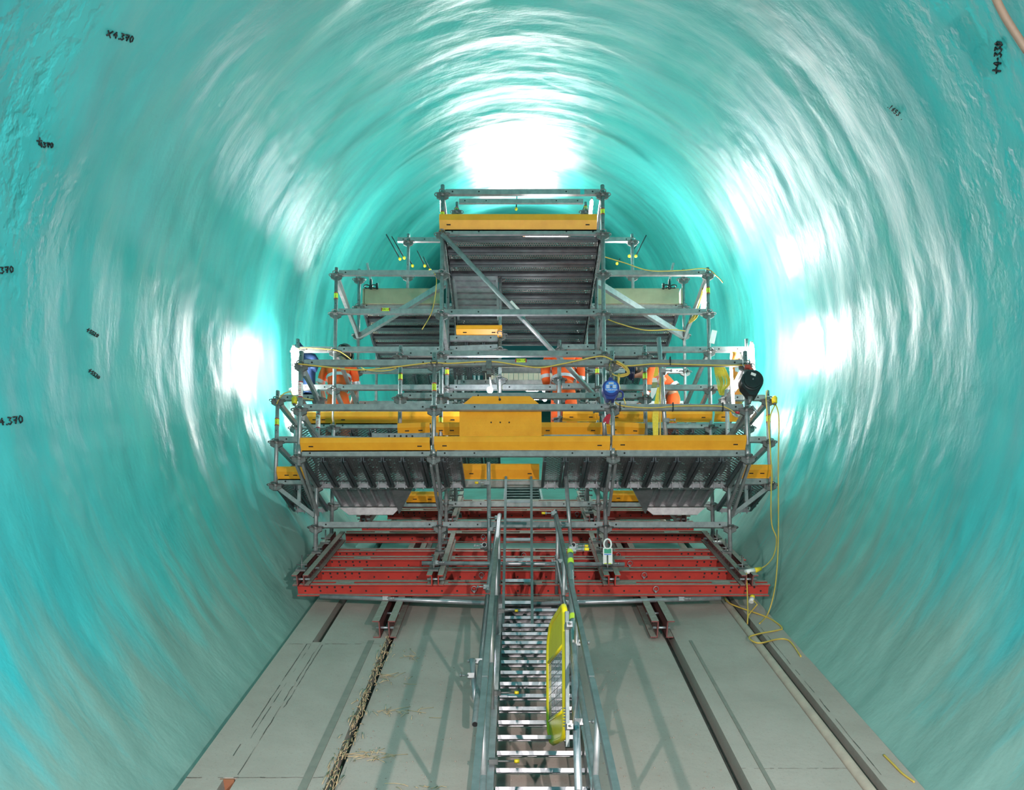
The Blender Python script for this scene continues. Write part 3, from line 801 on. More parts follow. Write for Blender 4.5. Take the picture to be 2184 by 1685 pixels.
tb(DB - .03, 985, 1150, 1020, 991, 'yellow toe board seen through the ladder opening')
tb(DC - .05, 866, 935, 1072, 1050, 'yellow toe board behind the left metal tray')
tb(DC - .05, 1300, 1392, 1070, 1048, 'yellow toe board behind the right metal tray')
tb(DC - .03, 973, 1071, 716, 696, 'small yellow toe board below the open hatch')
ledger(DC, XC - 1, -.21, 722)
for s, p0, p1, nm in ((-1, 776, 944, 'left'), (1, 1275, 1449, 'right')):
    a = P(p0, 647, DD - .06); b = P(p1, 647, DD - .06); h = ZY(615, DD) - ZY(647, DD)
    m = MB(); m.prism([a, b, b + EZ * h, a + EZ * h], EY * .03)
    o = m.build('plywood_toe_board', M_wood, base=(a + b) / 2); tag(o, 'pale greenish plywood toe board on the top %s side deck' % nm, 'toe board', 'plywood toe boards')
    x = P(p0 - 3 if s < 0 else p1 + 3, 640, DD - .06).x; m = MB(); m.prism([(x, DD - .06, a.z), (x, DD + 1.2, a.z), (x, DD + 1.2, a.z + h), (x, DD - .06, a.z + h)], EX * .03)
    o = m.build('plywood_toe_board', M_wood); tag(o, 'plywood end board closing the %s side of the top side deck' % nm, 'toe board', 'plywood toe boards')
# deck fillers and loose steel bars
m = MB(); a = P(680, 933, DA + .35); b = P(795, 937, DA + .25); m.bar(a, b, .05, .03); tag(m.build('loose_steel_bar', M_alu), 'flat steel bar lying behind the left front toe board', 'bar')
m = MB(); a = P(793, 931, DA + .4); b = P(917, 932, DA + .4); m.bar(a, b, .03, .07)
for i in range(5): m.disc(a.lerp(b, .3 + .1 * i) - EY * .017, EY, .012, .004, 8, 1)
tag(m.build('loose_steel_channel', [M_galv, M_black]), 'grey drilled steel channel lying behind the left front toe board', 'bar')
for p0, p1, y in ((1160, 1284, 931), (1290, 1374, 931)):
    m = MB(); m.bar(P(p0, y, DB - .08), P(p1, y, DB - .08), .04, .03); m.build('deck_edge_strip', M_alu, TOWER)
# chequer plate
d = DA + .06
t = thing('chequer_plate', 'yellow chequer plate with clipped top corners standing on the lower deck', 'plate', P(1067, 936, d))
m = MB(); m.prism([P(980, 938, d), P(1155, 938, d), P(1155, 866, d), P(1130, 845, d), P(1008, 845, d), P(980, 868, d)], EY * .008); m.build('plate', M_yel, t)
m = MB()
for i in range(30):
    for j in range(15):
        px = 985 + i * 5.7 + (j % 2) * 2.8; py = 850 + j * 5.9
        if py < 870 and (px < 980 + (870 - py) * 1.25 + 6 or px > 1155 - (870 - py) * 1.25 - 6): continue
        c = P(px, py, d - .001); k = 1 if (i + j) % 2 else -1
        m.box(c, (EX + EZ * k).normalized() * .009, EY * .0012, (EX - EZ * k).normalized() * .003)
o = m.build('tread_ribs', M_yel, t); o['kind'] = 'stuff'
for px in (1047.5, 1067, 1086):
    m = MB(); m.disc(P(px, 901, d - .001), EY, .009, .004, 10); m.build('bolt_hole', M_black, t)

# ------------------------------------------------------------------ stairway
SX0, SX1 = -.135, .475
t = STAIR = thing('stairway', 'aluminium access stairway climbing the middle of the tunnel floor', 'stairs', T(.17, 4.0, 0))
for k in range(-8, 17):
    u = 4.985 + .2655 * k; c = T(.17, u, .135); q = MB(); y, z = c.y, c.z
    q.abox(SX0, SX1, y, y + .028, z - .030, z, 0)                                  # nosing
    q.abox(SX0, SX1, y + .028, y + .20, z - .008, z - .003, 1)
    for j in range(7): q.abox(SX0, SX1, y + .045 + j * .022, y + .052 + j * .022, z - .022, z - .008, 0)
    q.abox(SX0, SX1, y + .196, y + .204, z - .03, z, 0)
    q.build('tread', [M_alu, M_perfX], t)
for x, nm in ((SX0 - .035, 'l'), (SX1 + .035, 'r')):
    q = MB(); q.sbox(x - .022, x + .022, 2.6, 9.25, .02, .20, 0); q.sbox(x - .026, x + .026, 2.6, 9.25, .195, .21, 0); q.build('stringer', M_alu, t)
for x in (SX0 - .048, .452):
    s = -1 if x < 0 else 1
    q = MB(); q.sbox(x - .017, x + .017, 1.9, 4.72, .965, 1.01); q.sbox(x - .012, x + .012, 4.66, 4.80, .97, 1.005); q.sbox(x - .017, x + .017, 4.76, 9.65, .965, 1.01)
    q.build('handrail', M_teal_pipe, t)
    q = MB(); q.tube([T(x, 3.0, .58), T(x, 9.5, .58)], .02, 8); q.build('mid_rail', M_teal_pipe, t)
    for u in (4.3, 6.1, 7.9, 9.3):
        q = MB(); q.tube([T(x + s * .0, u, .19), T(x, u, .97)], .018, 8); q.build('baluster', M_galv, t)
for x, u in ((SX0 - .055, 8.55), (SX0 - .055, 6.35), (SX0 - .055, 5.15)):
    q = MB(); q.box(T(x + .04, u, .24), EX * .03, U * .015, N * .02); q.tube([T(x, u, .24), T(x + .18, u, .24)], .008, 6); q.build('clamp', M_cast, STAIR)
    q = MB(); q.tube([T(x + .18, u, .24), T(x + .215, u, .24)], .014, 8); q.build('bolt_cap', M_ycap, STAIR)

# ------------------------------------------------------------------ ladder
a = P(1104, 1357, 8.75); b = P(1106, 1020, 10.06)
t = thing('ladder', 'grey metal ladder leaning from the stairs up into the deck opening', 'ladder', a)
e = (b - a); sd = EX; hw = .152
for s in (-1, 1):
    q = MB(); q.bar(a + EX * s * hw, b + EX * s * hw, .028, .06, EZ); q.build('rail', M_teal_pipe, t)
    q = MB(); q.bar(a + EX * s * hw - e.normalized() * .02, a + EX * s * hw + e.normalized() * .03, .036, .066, EZ); q.build('rubber_foot', M_blk, t)
for k in range(8):
    f = .065 + k * .1285; c = a + e * f
    q = MB(); q.box(c, EX * (hw - .012), EY * .022, EZ * .004); q.box(c + EZ * -.013 - EY * .02, EX * (hw - .012), EY * .003, EZ * .016)
    q.box(c + EZ * -.006 - EY * .023, EX * (hw - .012), EY * .002, EZ * .003); q.build('rung', M_alu, t)

# ------------------------------------------------------------------ loose scaffold tubes with couplers
def coupler(parent, c, ax=EX, mat=None, cap=False):
    c = Vector(c); q = MB(); q.box(c, ax * .03, EZ * .022, ax.cross(EZ).normalized() * .032)
    q.tube([c + ax * .02 - EY * .03, c + ax * .10 - EY * .03], .008, 6); q.disc(c + ax * .09 - EY * .03, ax, .016, .016, 6)
    o = q.build('coupler', mat or M_cast, parent)
    if cap:
        q = MB(); q.tube([c + ax * .10 - EY * .03, c + ax * .14 - EY * .03], .014, 8); q.build('bolt_cap', M_ycap, o)
    return o
def loose_tube(a, b, label, mat=None, r=.0242, couplers=(), hollow=False, caps=()):
    a, b = Vector(a), Vector(b); t = thing('scaffold_tube', label, 'tube', a, 'loose scaffold tubes')
    q = MB(); q.tube([a, b], r, 12)
    d = (b - a).normalized()
    if hollow:
        q.disc(a - d * .001, d, r * .80, .003, 12, 1); q.disc(b + d * .001, d, r * .80, .003, 12, 1)
    q.build('tube', [mat or M_post, M_black], t)
    for i, (f, s) in enumerate(couplers): coupler(t, a.lerp(b, f) + EX * s * .02, EX * s, M_galv, i in caps)
    return t
loose_tube(P(683, 1272, 9.28), P(1112, 1289, 9.14), 'bright horizontal tube under the front red beam, left of the stairs', M_alu, .025, ((.32, 1),))
loose_tube(P(1092, 1289, 9.20), P(1537, 1276, 9.28), 'bright horizontal tube under the front red beam, right of the stairs', M_alu, .025, ((.80, 1),))
loose_tube(P(900, 1201, 9.50), P(1332, 1204, 9.50), 'long horizontal tube crossing above the red beams behind the ladder', M_alu, .025, ((.06, 1), (.92, 1)))
loose_tube(P(1044, 1212, 9.72), P(1042, 987, 9.72), 'upright tube with its top end in front of the left planks, beside the ladder', None, .0235, ((.36, 1), (.80, -1)), True, (1,))
loose_tube(P(1218, 1165, 9.75), P(1205, 991, 9.75), 'upright tube with its top end in front of the planks right of the ladder', None, .0235, ((.25, -1),), True)
loose_tube(P(1234, 1690, 5.3), P(1216, 1166, 7.35), 'thick pale tube with lime stickers along the right stair rail', M_alu, .0255, ((.22, 1), (.52, 1), (.98, 1)), True, (2,))
loose_tube(P(1013, 1545, 6.6), P(1040, 1272, 8.7), 'open ended teal tube along the left stair rail', M_teal_pipe, .0265, ((.42, -1),), True)
loose_tube(P(1018, 1552, 7.4), P(1007, 1405, 7.4), 'short grey upright tube clamped outside the left stair rail', M_alu, .0245, ((.75, -1),), True)
loose_tube(P(1040, 1262, 8.9), P(1066, 1098, 9.62), 'dusty sloping tube beside the top of the left handrail', M_teal_pipe, .026, ((.05, -1), (.95, -1)), False)
loose_tube(P(1208, 1262, 8.9), P(1184, 1090, 9.62), 'dusty sloping tube beside the top of the right handrail', M_teal_pipe, .026, ((.35, -1), (.96, -1)), False, (1,))
loose_tube(P(1036, 1170, 9.2), P(1033, 1162, 8.9), 'short tube end clamped left of the ladder, seen end on', None, .026, ((.5, -1),), True)
loose_tube(P(1222, 1170, 9.2), P(1223, 1162, 8.9), 'short tube end clamped right of the ladder, seen end on', None, .026, ((.5, 1),), True, (0,))
loose_tube(P(1420, 935, DA + .09), P(1405, 721, DA + .09), 'tall pale upright tube behind the yellow strap', M_alu, .025, ((.17, 1), (.66, 1)), True)
loose_tube(P(1291, 932, DA + .35), P(1282, 830, DA + .35), 'short pale upright tube just behind the blue fall arrester', M_alu, .024, ((.5, -1),), True)
for f in (.93, .965):
    pass
tt = [o for o in bpy.data.objects if o.get('label', '').startswith('thick pale tube')][0]
a = P(1234, 1690, 5.3); b = P(1216, 1166, 7.35)
for f in (.62, .90, .955):
    q = MB(); q.tube([a.lerp(b, f), a.lerp(b, f + .025)], .0268, 10, 0, False); q.build('sticker', M_lime, tt)

# ------------------------------------------------------------------ yellow safety gate at the right stair rail
tr, br, tl, bl = P(1201, 1288, 5.75), P(1206, 1572, 5.75), P(1167, 1340, 6.55), P(1174, 1592, 6.55)
t = thing('safety_gate', 'bright yellow self closing gate with wire mesh hung open on the right stair rail', 'gate', br)
ex = (tl - tr); ex.z = 0; L = ex.length; ex.normalize(); H = tr.z - br.z; gn = ex.cross(EZ).normalized()
def g(a, z): return br + ex * a + EZ * z
q = MB(); out = [g(0, .06), g(0, H - .05), g(.05, H), g(L * .78, H + .0), g(L, H - .13), g(L, .13), g(L * .8, .0), g(.06, .0)]
fr = []
for i in range(len(out)):
    pa, pb = out[i - 1], out[i]; fr += [pa.lerp(pb, .15), pa.lerp(pb, .85)]
q.tube(fr, .021, 8, closed=True); q.build('frame', M_gate, t)
for z0, z1, nm in ((H * .70, H - .02, 'top_panel'), (.02, H * .20, 'bottom_panel')):
    q = MB(); q.box(g(L * .5, (z0 + z1) / 2), ex * (L * .47), gn * .006, EZ * (z1 - z0) / 2); q.build('panel', M_gate, t)
for z in (H * .70, H * .20):
    q = MB(); q.tube([g(0, z), g(L, z)], .014, 8); q.build('cross_rail', M_gate, t)
for i in range(15):
    q = MB(); x = L * (i + .5) / 15; q.tube([g(x, H * .19), g(x, H * .71)], .0028, 5); q.build('vertical_wire', M_alu, t)
for i in range(8):
    q = MB(); z = H * (.2 + .5 * (i + .5) / 8); q.tube([g(0, z), g(L, z)], .0028, 5); q.build('horizontal_wire', M_alu, t)
q = MB(); q.tube([g(-.045, H * .22), g(-.045, H * .78)], .017, 8); q.tube([g(-.045, H * .76), g(0.0, H * .76)], .012, 6); q.tube([g(-.045, H * .24), g(0, H * .24)], .012, 6); q.build('hinge_tube', M_gate, t)
q = MB(); q.tube([g(-.045 + .020 * math.cos(i * .8), H * (.06 + .0028 * i)) + gn * .020 * math.sin(i * .8) for i in range(56)], .004, 4); q.build('spring', M_alu, t)
q = MB(); q.box(g(-.085, H * .42), ex * .014, gn * .012, EZ * H * .50); q.build('mounting_post', M_teal_pipe, t)
for z in (.06, .80):
    q = MB(); q.box(g(-.15, H * z), ex * .05, gn * .02, EZ * .018); q.tube([g(-.20, H * z), g(-.26, H * z)], .008, 6); q.build('clamp', M_galv, t)

# ------------------------------------------------------------------ lamps
M_cap = paint('lamp_end_cap', (.6, .58, .5), None, .4)
def tube_lamp(a, b, r, power, label, red=False):
    a, b = Vector(a), Vector(b); t = thing('tube_light', label, 'lamp', (a + b) / 2, 'tube lights on the tower'); d = (b - a).normalized()
    L = (b - a).length; area = 2 * math.pi * r * L
    q = MB(); q.tube([a, a + d * r * .5, b - d * r * .5, b], [r * .7, r, r, r * .7], 12); q.build('diffuser', glow('lamp_diffuser', (1.0, .955, .93), power / (math.pi * area)), t)
    for p, s, mt in ((a, -1, M_lampr if red else M_cap), (b, 1, M_cap)):
        q = MB(); q.tube([p, p + d * s * .035], r * .75, 10); q.build('end_cap', mt, t)
    return t
LP = 42
tube_lamp(P(628, 846, 10.9), P(626, 742, 10.9), .030, LP * 1.5, 'upright glowing tube light at the left rail, beside the hung blue jacket')
tube_lamp(P(1606, 797, 10.9), P(1603, 735, 10.9), .030, LP * 2.3, 'upright glowing tube light above the black fall arrester')
tube_lamp(P(1121, 508, 10.5), P(1211, 507, 10.5), .032, LP * .30, 'glowing tube light fixed under the top deck', True)
tube_lamp(P(1498, 668, 11.35), P(1505, 623, 11.35), .032, LP * 1.6, 'slanting tube light tied with yellow cable to the right brace')
tube_lamp(P(1564, 862, 9.75), P(1559, 781, 9.75), .017, LP * .25, 'thin upright tube light lighting the orange canister')
tube_lamp(P(943, 458, 10.62), P(942, 426, 10.62), .022, LP * .12, 'upright tube light behind the top left post')
tube_lamp(P(1259, 457, 10.62), P(1262, 428, 10.62), .022, LP * .12, 'upright tube light behind the top right post')
for sx, nm in ((-1, 'left'), (1, 'right')):  # added lamps, hidden by the plywood boards, to brighten the side walls
    xa = P(1100 + sx * 225, 632, 13.2)
    tube_lamp(xa, xa + EX * sx * .45, .03, LP * (1.3 if sx < 0 else 2.8), 'unseen tube light added on the top side deck at the %s' % nm)
tube_lamp(P(656, 892, 13.0), P(690, 892, 13.0), .03, LP * 2.0, 'unseen tube light added behind the far left yellow toe board of the middle deck')  # this and the next are hidden lamps added to light the rear walls
tube_lamp(P(1545, 887, 13.0), P(1590, 887, 13.0), .03, LP * 2.0, 'unseen tube light added behind the far right yellow toe board of the middle deck')
tube_lamp(P(1045, 480, 19.0), P(1165, 480, 19.0), .035, LP * 5, 'farthest unseen tube light, added near the tunnel crown behind the top toe board')  # unseen lamp added to brighten the far lining
tube_lamp(P(1030, 475, 16.0), P(1190, 475, 16.0), .035, LP * 4.2, 'far unseen tube light added behind the yellow toe board of the top deck')  # unseen lamp added for the glow on the tunnel crown
tube_lamp(P(1010, 850, 14.0), P(1150, 850, 14.0), .02, LP * .45, 'horizontal tube light low among the far braces')
c = P(1045, 832, 10.4)
t = thing('work_lamp', 'bright round work lamp hanging from a rod over the chequer plate', 'lamp', P(1043, 785, DA + .05))
q = MB(); q.sphere(c, .038, nu=12, nv=8); q.build('bulb', glow('bulb_glow', (.9, .92, 1.0), 900), t)
q = MB(); q.tube([P(1043, 786, DA + .05), P(1047, 826, 10.35)], .012, 8); q.build('rod', M_cast, t)
q = MB(); c2 = P(1043, 782, DA); q.box(c2, EX * .03, EY * .05, EZ * .05); q.box(c2 - EX * .04 - EZ * .03, EX * .04, EY * .02, EZ * .03); q.box(c2 + EZ * -.07, EX * .025, EY * .03, EZ * .035); q.build('beam_clamp', M_cast, t)
for pts in ([(1042, 790), (1044, 815), (1046, 828)], [(1051, 788), (1059, 815), (1062, 838), (1066, 851)], [(1053, 787), (1061, 815), (1063, 838)]):
    q = MB(); q.tube(spline([P(x, y, DA + .04) for x, y in pts]), .004, 5); q.build('cord', M_galv, t)
q = MB(); q.sphere(P(1066, 852, DA + .04), .014, nu=8, nv=6); q.build('ball', M_blk, t)
for x, y, lab in ((1160, 832, 'small round lamp beside the middle worker, upper one'), (1162, 852, 'small round lamp beside the middle worker, lower one')):
    t = thing('round_lamp', lab, 'lamp', P(x, y, 12.2)); q = MB(); q.sphere(P(x, y, 12.2), .03, nu=10, nv=8); q.build('bulb', glow('bulb_glow', (.9, .92, 1), 25), t)
    q = MB(); q.tube([P(x - 9, y, 12.2), P(x - 4, y, 12.2)], .014, 8); q.build('socket', M_alu, t)
tube_lamp(P(1122, 832, 12.3), P(1148, 832, 12.3), .018, 5, 'short glowing strip light left of the middle worker')
t = thing('work_lamp', 'orange work lamp with a white face on the right rail', 'lamp', P(1568, 764, DC - .1))
q = MB(); a = P(1560, 759, DC - .1); b = P(1576, 760, DC - .08); q.tube([a, a.lerp(b, .3), b], [.05, .055, .038], 12); q.build('body', M_orgp, t)
q = MB(); q.disc(a - EX * .004, EX, .048, .008, 14); q.build('lens', glow('lens_glow', (1, .98, .95), 4), t)
q = MB(); q.box(b + EX * .02 - EZ * .03, EX * .02, EY * .02, EZ * .05); q.build('bracket', M_cast, t)

# ------------------------------------------------------------------ cables
def cable(pts, r, label, mat=None, name='cable', cat='cable', group=None):
    m = MB(); m.tube(spline(pts, 7), r, 6); return tag(m.build(name, mat or M_cord), label, cat, group)
dA = DA - .035
L2 = lambda pts, d: [P(x, y, d) for x, y in pts]
cable(L2([(636, 776), (690, 782), (760, 789), (830, 784), (918, 774), (960, 775), (1045, 771), (1100, 778), (1150, 784), (1200, 776), (1260, 763), (1285, 760), (1303, 766), (1330, 780), (1400, 776), (1480, 778), (1540, 779), (1590, 779)], dA), .0075, 'yellow power cable draped along the front top rail')
cable(L2([(1312, 858), (1330, 866), (1390, 870), (1450, 866), (1530, 866), (1552, 871), (1566, 880)], dA), .0065, 'yellow cable tied along the right middle rail')
cable(L2([(628, 746), (650, 742), (700, 745), (720, 748), (735, 756), (752, 769), (775, 786), (800, 791), (830, 790), (845, 785)], DC - .04), .006, 'thin yellow cable along the rail above the hung blue jacket')
cable(L2([(590, 862), (596, 850), (605, 840), (620, 836)], DB - .03) + L2([(628, 845), (668, 853)], DB - .03), .006, 'yellow cable looped over the left outrigger rail')
cable(L2([(900, 703), (922, 662), (931, 600), (925, 580)], DC - .1), .006, 'thin yellow cable rising beside the top left post')
cable(L2([(1283, 546), (1330, 560), (1385, 577), (1450, 577), (1505, 573), (1530, 590), (1542, 603)], DC - .06), .006, 'pale yellow cable sagging above the right upper rail')
cable(L2([(1287, 677), (1320, 690), (1375, 704), (1430, 703), (1462, 706)], DC - .04), .0065, 'pale yellow cable sagging below the right upper rail')
# coil of flex at the blue arrester
m = MB()
for k, (w_, h_, o_) in enumerate(((26, 34, 0), (30, 40, 4), (34, 38, 7), (22, 36, 2))):
    pts = [(1303, 768), (1300 + o_ * .3, 785 + k), (1309, 797 + h_ * .06), (1326 + o_, 799 + k * 1.5), (1338 + o_ * .6, 795), (1330 + o_ * .8, 784 - k), (1314 + o_ * .4, 770)]
    m.tube(spline([P(x, y, dA - .008 * k) for x, y in pts], 6), .0065, 5)
m.tube(spline(L2([(1319, 800), (1319, 812), (1322, 828), (1331, 852), (1334, 862)], dA - .02), 6), .007, 5)
m.tube([P(1320, 798, dA - .02), P(1319, 818, dA - .02)], [.016, .010], 8)
tag(m.build('coiled_flex', M_cord), 'yellow flex coiled over the rail beside the blue fall arrester', 'cable')
# hank of yellow cables on the right
m = MB()
for i in range(16):
    x = 1523 + i * 1.2; m.tube(spline(L2([(x, 776), (x + 2 + i * .5, 795), (1530 + i * 1.9 + random.uniform(-2, 2), 816), (1532 + i * .9, 832), (1536 + i * .5, 843)], DC - .12 - .006 * (i % 4)), 5), .006, 5)
o = m.build('cable_hank', M_stripes); tag(o, 'hank of yellow cables hanging on the right rail beside the thin tube light', 'cable')
# flex wound round the slanting lamp
m = MB()
for i in range(6):
    m.tube(spline(L2([(1503 - i, 614), (1494 - i * .6, 640 + i), (1487 - i * .5, 662 + i), (1474 + i, 680 + i * .6), (1470 + i * 1.6, 690 - i), (1482 + i, 676), (1490, 660)], DC + .25 - .01 * i), 5), .006, 5)
tag(m.build('coiled_flex', M_cord), 'yellow flex bundled round the slanting tube light on the right brace', 'cable')
# supply cables hanging down the right side
def fp(l, n=.008):
    out = []
    for x, y in l:
        p = S(x, y, n); k = 1 if 2.36 < p.x < 2.52 else 0
        out.append(S(x, y, n + .034 * k))
    return out
pl = P(1608, 1216, 9.35)
cable([P(1655, 860, 10.05), P(1641, 900, 10.0), P(1645, 1000, 9.9), P(1645, 1110, 9.8), P(1656, 1148, 9.75), P(1651, 1182, 9.65), P(1638, 1202, 9.5), P(1622, 1213, 9.4)], .0075, 'yellow supply cable hanging down the right side to the yellow plug')
cable([P(1652, 858, 10.07), P(1661, 890, 10.02), P(1660, 985, 9.9), P(1660, 1140, 9.7), P(1656, 1226, 9.5), P(1648, 1277, 9.35), S(1636, 1312, .01), S(1620, 1330, .01)], .0075, 'yellow supply cable hanging down the right side to the floor')
cable([P(1637, 832, 10.05), P(1634, 850, 10.03), P(1638, 900, 10.03), P(1643, 960, 10.03), P(1648, 1030, 10.03)], .006, 'thin yellow cable taped down the right outrigger post')
cable(fp([(1546, 1275), (1551, 1283), (1570, 1293), (1630, 1314), (1656, 1328), (1668, 1340), (1659, 1344), (1618, 1352), (1598, 1359), (1608, 1369), (1625, 1371), (1654, 1364), (1674, 1363), (1688, 1371), (1708, 1400)]), .0085, 'yellow cable looping over the right floor bench beside the wall')
cable(fp([(1885, 1610), (1905, 1630), (1925, 1650), (1950, 1668)]), .008, 'short yellow cable at the foot of the right wall, nearest the camera')
cable([P(1592, 1222, 9.3), P(1594, 1270, 9.25), P(1595, 1310, 9.1), S(1594, 1331, .01), S(1597, 1312, .02), P(1612, 1293, 9.2), P(1614, 1288, 9.2), P(1604, 1278, 9.3)], .007, 'yellow cable dropping from the plug to the right floor slot')
t = thing('plug', 'yellow industrial plug and socket at the right end of the red beams', 'plug', pl)
q = MB(); q.tube([P(1608, 1217, 9.36), P(1612, 1216, 9.37), P(1622, 1213, 9.4)], [.030, .030, .022], 10); q.build('plug_body', M_ycap, t)
q = MB(); q.tube([P(1590, 1220, 9.33), P(1608, 1217, 9.36)], [.026, .031], 10); q.build('socket_body', M_white, t)
t = thing('plug', 'white and yellow plug hanging below the front red beam at the right', 'plug', P(1604, 1276, 9.3))
q = MB(); q.tube([P(1602, 1284, 9.28), P(1604, 1276, 9.3)], .028, 10); q.build('socket_body', M_white, t)
q = MB(); q.tube([P(1604, 1276, 9.3), P(1605, 1271, 9.31)], .028, 10); q.build('plug_body', M_ycap, t)
for x, y, d, lab in ((1652, 852, 10.03, 'yellow cable socket hanging at the right outrigger post'), (628, 853, DB - .06, 'yellow cable socket on the left outrigger rail')):
    t = thing('cable_socket', lab, 'socket', P(x, y, d)); c = P(x, y, d)
    q = MB(); q.tube([c + EZ * .04, c + EZ * .015, c - EZ * .05], [.022, .036, .030], 10); q.build('body', M_ycap, t)
    q = MB(); q.tube([c - EZ * .05, c - EZ * .065], .022, 8); q.build('collar', M_cast, t)
m = MB(); m.tube(spline([wall_point(2118, -15, -.05), wall_point(2146, 40, -.05), wall_point(2190, 108, -.05)], 6), .020, 10); tag(m.build('hose', M_hose), 'brown hose along the upper right tunnel wall', 'hose')
# rope and thin wires of the anchors standing out of the lining
for i, (x0, y0, x1, y1, d) in enumerate(((824, 500, 853, 552, 13.2), (836, 505, 862, 550, 13.4), (868, 545, 880, 567, 13.6), (890, 535, 906, 567, 13.6), (903, 548, 917, 576, 13.7), (1103, 410, 1101, 446, 13.0), (1378, 502, 1356, 546, 13.2), (1363, 515, 1342, 546, 13.4), (1322, 552, 1316, 562, 13.9), (1249, 432, 1241, 455, 13.0))):
    t = thing('anchor_rod', ['leftmost thin anchor rod with a yellow tip near the top left ledger', 'second thin anchor rod near the top left ledger', 'short anchor rod beside the upper left post', 'anchor rod halfway between the upper left posts', 'anchor rod close to the top left deck', 'anchor rod hanging straight down above the top toe board', 'anchor rod near the top right ledger', 'second anchor rod near the top right ledger', 'short anchor rod right of the top deck', 'anchor rod behind the right end of the top rail'][i], 'rod', P(x1, y1, d), 'anchor rods in the lining')
    q = MB(); q.tube([wall_point(x0, y0, .03) if False else P(x0, y0, d + .15), P(x1, y1, d)], .010, 6); q.build('rod', M_blk, t)
    q = MB(); q.sphere(P(x1, y1, d), .026, nu=8, nv=6); q.build('tip', M_ycap, t)

# ------------------------------------------------------------------ hanging gear
d = DA - .10
t = thing('fall_arrester', 'round blue fall arrester block hanging from the front rail', 'safety block', P(1303, 790, d))
q = MB(); c = P(1302, 832, d); q.tube([c + EY * .07, c + EY * .05, c - EY * .05, c - EY * .07], [.085, .098, .098, .088], 20)
q.prism([c + EX * .02 + EZ * .095 - EY * .04, c - EX * .03 + EZ * .095 - EY * .04, c - EX * .018 + EZ * .125 - EY * .04, c + EX * .018 + EZ * .125 - EY * .04], EY * .08)
q.prism([c - EX * .08 - EZ * .05 - EY * .045, c + EX * .07 - EZ * .06 - EY * .045, c + EX * .04 - EZ * .125 - EY * .045, c - EX * .05 - EZ * .125 - EY * .045][::-1], EY * .09)
q.build('housing', M_blue, t)
q = MB(); q.disc(c - EY * .071, EY, .070, .006, 22); q.build('label_plate', M_blue2, t)
q = MB(); q.disc(c - EY * .076, EY, .010, .008, 10); q.build('centre_bolt', M_cast, t)
q = MB(); q.abox(c.x - .028, c.x + .028, c.y - .0755, c.y - .074, c.z + .030, c.z + .052); q.build('paper_label', M_band, t)
lettering('TURBOMAX', .026, (c.x, c.y - .0762, c.z - .036), t, M_white)
for sx in (-.036, .036):
    for k in range(3):
        q = MB(); q.abox(c.x + sx - .019, c.x + sx + .019, c.y - .0755, c.y - .074, c.z + .014 - .014 * k, c.z + .022 - .014 * k); q.build('print_line', M_white, t)
q = MB(); q.tube(spline([c + EX * .095 + EZ * .0, c + EX * .135 - EZ * .03, c + EX * .13 - EZ * .09, c + EX * .07 - EZ * .105], 5), .012, 8); q.build('handle', M_blue, t)
for k in range(6):
    q = MB(); p = P(1302 + (k % 2) * .8, 778, d).lerp(c + EZ * .125, k / 5.2); ax = EX if k % 2 else EY
    q.tube([p + EZ * .024 * math.cos(a) + ax * .014 * math.sin(a) for a in [i * math.pi / 4 for i in range(8)]], .005, 5, closed=True); q.build('chain_link', M_cast, t)
q = MB(); q.tube([c - EZ * .125, P(1299, 862, d)], .014, 8); q.build('cable_end', M_cast, t)
q = MB(); q.tube(spline(L2([(1304, 872), (1309, 884), (1306, 900), (1301, 905), (1300, 890)], d), 5), .005, 5); q.build('snap_hook', M_alu, t)
t = thing('tag', 'small red plastic tag hanging under the blue fall arrester', 'tag', P(1296, 885, d))
q = MB(); q.prism(L2([(1300, 882), (1303, 886), (1298, 904), (1286, 900), (1287, 894), (1293, 886)], d - .01)[::-1], EY * .012); q.build('plate', M_redtag, t)
q = MB(); q.disc(P(1291, 901, d - .012), EY, .007, .003, 8); q.build('eyelet', M_white, t)
d = DA - .12
t = thing('fall_arrester', 'large black fall arrester block hanging from the right corner post', 'safety block', P(1592, 776, d))
c = P(1602, 816, d); q = MB(); q.tube([c + EY * .09, c + EY * .07, c - EY * .05, c - EY * .07], [.10, .125, .125, .11], 22)
q.prism([c + EX * .118 - EZ * .04 - EY * .055, c + EX * .045 - EZ * .175 - EY * .055, c - EX * .035 - EZ * .165 - EY * .055, c - EX * .118 - EZ * .06 - EY * .055][::-1], EY * .12); q.build('housing', M_blk, t)
q = MB(); q.tube([c - EY * .071, c - EY * .078], [.10, .095], 22); q.build('cover', M_blk, t)
q = MB(); q.disc(c - EY * .080, EY, .008, .006, 8); q.build('centre_bolt', M_galv, t)
q = MB(); q.box(c - EY * .0785 + EX * .005 + EZ * .055, (EX * .026 - EZ * .010), EY * .0015, (EZ * .014 + EX * .005)); q.build('paper_label', M_white, t)
q = MB(); q.disc(c - EY * .058 - EX * .035 - EZ * .09, EY, .011, .010, 10); q.build('yellow_seal', M_lime, t)
q = MB(); q.tube([c - EZ * .15 - EX * .01, P(1598, 858, d) - EZ * .02], [.030, .018], 8); q.build('cable_end', M_cast, t)
q = MB(); q.box(P(1594, 783, d), EX * .03, EY * .02, EZ * .018); q.tube([P(1594, 780, d), P(1606, 790, d)], .017, 8); q.build('red_swivel', paint('red_swivel_paint', (.42, .06, .04)), t)
q = MB(); p = P(1590, 777, d); q.tube([p + EX * .03 * math.cos(a) + EZ * .03 * math.sin(a) for a in [i * math.pi / 4 for i in range(8)]], .007, 5, closed=True); q.build('shackle', M_alu, t)
q = MB(); q.tube([P(1604, 866, DA - .05), P(1616, 882, DA - .06)], .014, 8); q.build('hook', M_alu, t)
